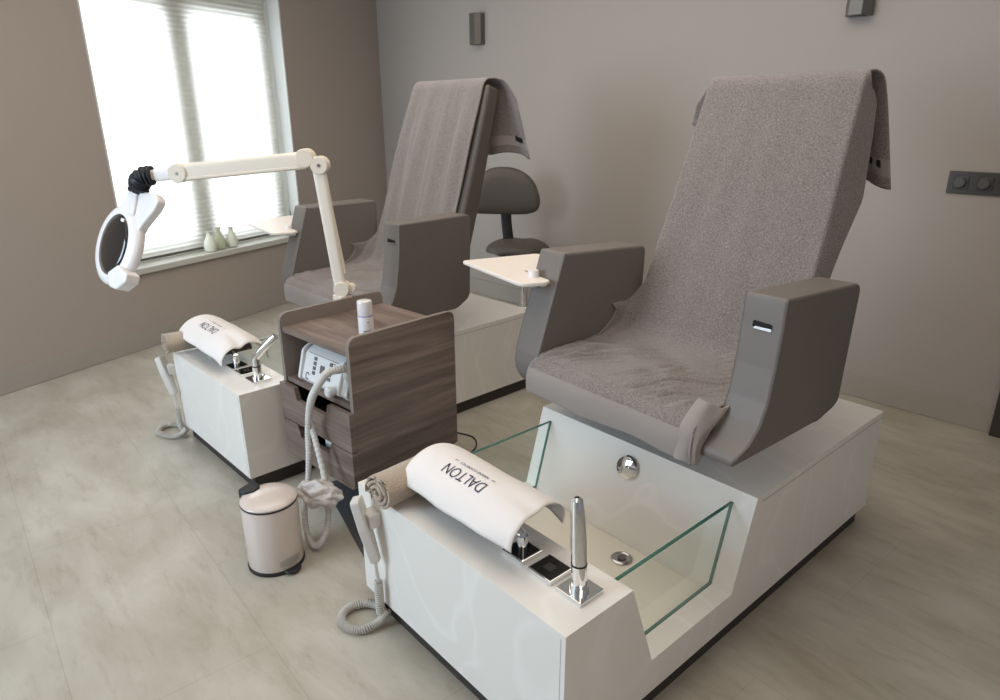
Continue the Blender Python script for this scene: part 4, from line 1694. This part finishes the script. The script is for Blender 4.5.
fs = [(i * NO + k, i * NO + (k + 1) % NO, (i + 1) * NO + (k + 1) % NO, (i + 1) * NO + k) for i in range(len(lay) - 1) for k in range(NO)]
fs += [tuple(range(NO))[::-1], tuple(range((len(lay) - 1) * NO, len(lay) * NO))]
mb.add(vs, fs)
mb.build('lens', M['lens'], hr, smooth=True, angle=80)
mb = MB()
hh = rounded([(-0.010, -0.200), (-0.085, -0.214), (-0.178, -0.214), (-0.207, -0.192), (-0.190, -0.155), (-0.136, -0.090), (-0.110, -0.040), (0.020, -0.095), (0.046, -0.132)],
             [0.012, 0.01, 0.03, 0.03, 0.03, 0.03, 0.01, 0.02, 0.01])
mb.prism(hh, -0.026, 0.010, 'z', T=TH)
mb.build('neck_housing', M['headw'], hr, smooth=True, bevel=0.011, seg=4)
mb = MB()
mb.prism(rounded([(-0.018, -0.204), (-0.078, -0.212), (-0.086, -0.118), (0.018, -0.122)], 0.010), 0.008, 0.020, 'z', T=TH)
mb.build('neck_cover', M['headw'], hr, smooth=True, bevel=0.006, seg=3)
mb = MB()
mb.prism(rounded([(-0.035, 0.106), (-0.088, 0.070), (-0.160, 0.092), (-0.160, 0.122), (-0.112, 0.158), (-0.068, 0.155)], 0.008), -0.020, 0.034, 'z', T=TH)
mb.build('grip', M['headw'], hr, smooth=True, bevel=0.007, seg=3)
mb = MB()
mb.prism(rounded([(-0.030, -0.102), (-0.052, -0.100), (-0.050, -0.088), (-0.030, -0.090)], 0.002), 0.020, 0.0262, 'z', T=TH)
mb.build('lens_mark', M['headw'], hr, smooth=False)
P = spline([g(p) for p in ((-1.222, -0.075, 1.179), (-1.243, -0.098, 1.177), (-1.262, -0.116, 1.158))] + [TH @ Vector((-0.046, -0.245, -0.006)), TH @ Vector((-0.044, -0.205, -0.006))], 14)
n = len(P)
rad = [0.031 + 0.0045 * sin(i * 2 * pi / 6) for i in range(n)]
mb = MB()
mb.tube(P, rad, seg=28)
mb.build('flex_bellows', M['blackrub'], lp, angle=80)

# ------------------------------------------------------------------ saddle stool behind
ST = Vector((-1.80, 2.27, 0))
st = empty('therapist_stool', tuple(ST), 0.85 + 0.05, 'dark grey padded stool with low backrest standing by the back wall', 'stool')
# local x = image right, local y = away from camera
# saddle seat
bm = bmesh.new()
bmesh.ops.create_uvsphere(bm, u_segments=40, v_segments=20, radius=1)
for v in bm.verts:
    c = v.co.copy()
    x, y, z = c.x * 0.215, c.y * 0.19, c.z * 0.058
    if c.z > 0:
        z = c.z ** 0.8 * 0.075
    z += 0.020 * (abs(c.x) ** 2) * (1 if c.z < 0 else -0.6) - 0.012 * math.exp(-((c.x - 0.15) / 0.25) ** 2) * (c.z > 0)
    v.co = Vector((x, y, z))
me = bpy.data.meshes.new('seat')
bm.to_mesh(me)
bm.free()
o = link('seat', me, M['leather2'], st, smooth=True, angle=80)
o.location = (0, 0, 0.525)
mb = MB()
# domed backrest pad, bowed in plan
pts = [(-0.235, 0.02), (-0.215, -0.01), (-0.10, -0.025), (0.10, -0.03), (0.185, -0.015), (0.222, 0.02), (0.225, 0.085), (0.19, 0.18), (0.12, 0.245), (0.02, 0.275), (-0.10, 0.265), (-0.19, 0.20), (-0.235, 0.11)]
P = [Vector((p[0], p[1], 0)) for p in pts]
out = [(q.x, q.y) for q in spline(P + [P[0]], 4)[:-1]]
vs, fs = [], []
n = len(out)
cxx, czz = 0.0, 0.12
layers = [(0.80, -0.022), (0.94, -0.016), (1.0, 0.0), (0.97, 0.020), (0.86, 0.036), (0.6, 0.046), (0.3, 0.050)]
for sc, dy in layers:
    for (x, z) in out:
        X_ = cxx + (x - cxx) * sc
        Z_ = czz + (z - czz) * sc
        vs.append((X_, -dy - 0.9 * X_ * X_, Z_))
for i in range(len(layers) - 1):
    for k in range(n):
        l = (k + 1) % n
        fs.append((i * n + k, i * n + l, (i + 1) * n + l, (i + 1) * n + k))
fs.append(tuple(range(n))[::-1])
fs.append(tuple(range((len(layers) - 1) * n, len(layers) * n)))
mb.add(vs, fs)
o = mb.build('backrest', M['leather2'], st, smooth=True, angle=80)
o.location = (-0.085, 0.02, 0.782)
mb = MB()
mb.tube(spline([(-0.080, 0.02, 0.83), (-0.076, 0.02, 0.72), (-0.066, 0.015, 0.62), (-0.05, 0.01, 0.50)], 8), 0.016, seg=14, flat=2.2)
mb.build('back_support', M['black'], st)
mb = MB()
mb.tube([(0.045, 0, 0.49), (0.045, 0, 0.30)], 0.014, seg=20)
mb.tube([(0.045, 0, 0.30), (0.045, 0, 0.10)], 0.024, seg=20)
mb.build('gas_lift', M['chrome'], st)
mb = MB()
mb.lathe([(0.03, 0.462), (0.038, 0.466), (0.038, 0.478), (0.03, 0.482)], 20, c=(0.045, 0, 0))
mb.build('lift_collar', M['black'], st)
for k in range(5):
    a = 2 * pi * k / 5 + 0.4
    mb = MB()
    ex, ey = 0.045 + 0.25 * cos(a), 0.25 * sin(a)
    mb.tube([(0.045, 0, 0.11), (0.045 + 0.12 * cos(a), 0.12 * sin(a), 0.10), (ex, ey, 0.075)], [0.020, 0.017, 0.012], seg=12)
    lg = mb.build('leg', M['chrome'], st)
    mb = MB()
    mb.lathe([(0.022, -0.011), (0.027, -0.007), (0.027, 0.007), (0.022, 0.011)], 20, c=(ex, ey, 0.0275), T=Matrix.Rotation(a, 4, 'Z') @ Matrix.Rotation(pi / 2, 4, 'X'))
    mb.tube([(ex, ey, 0.075), (ex, ey, 0.03)], 0.006, seg=8)
    mb.build('castor', M['black'], lg)
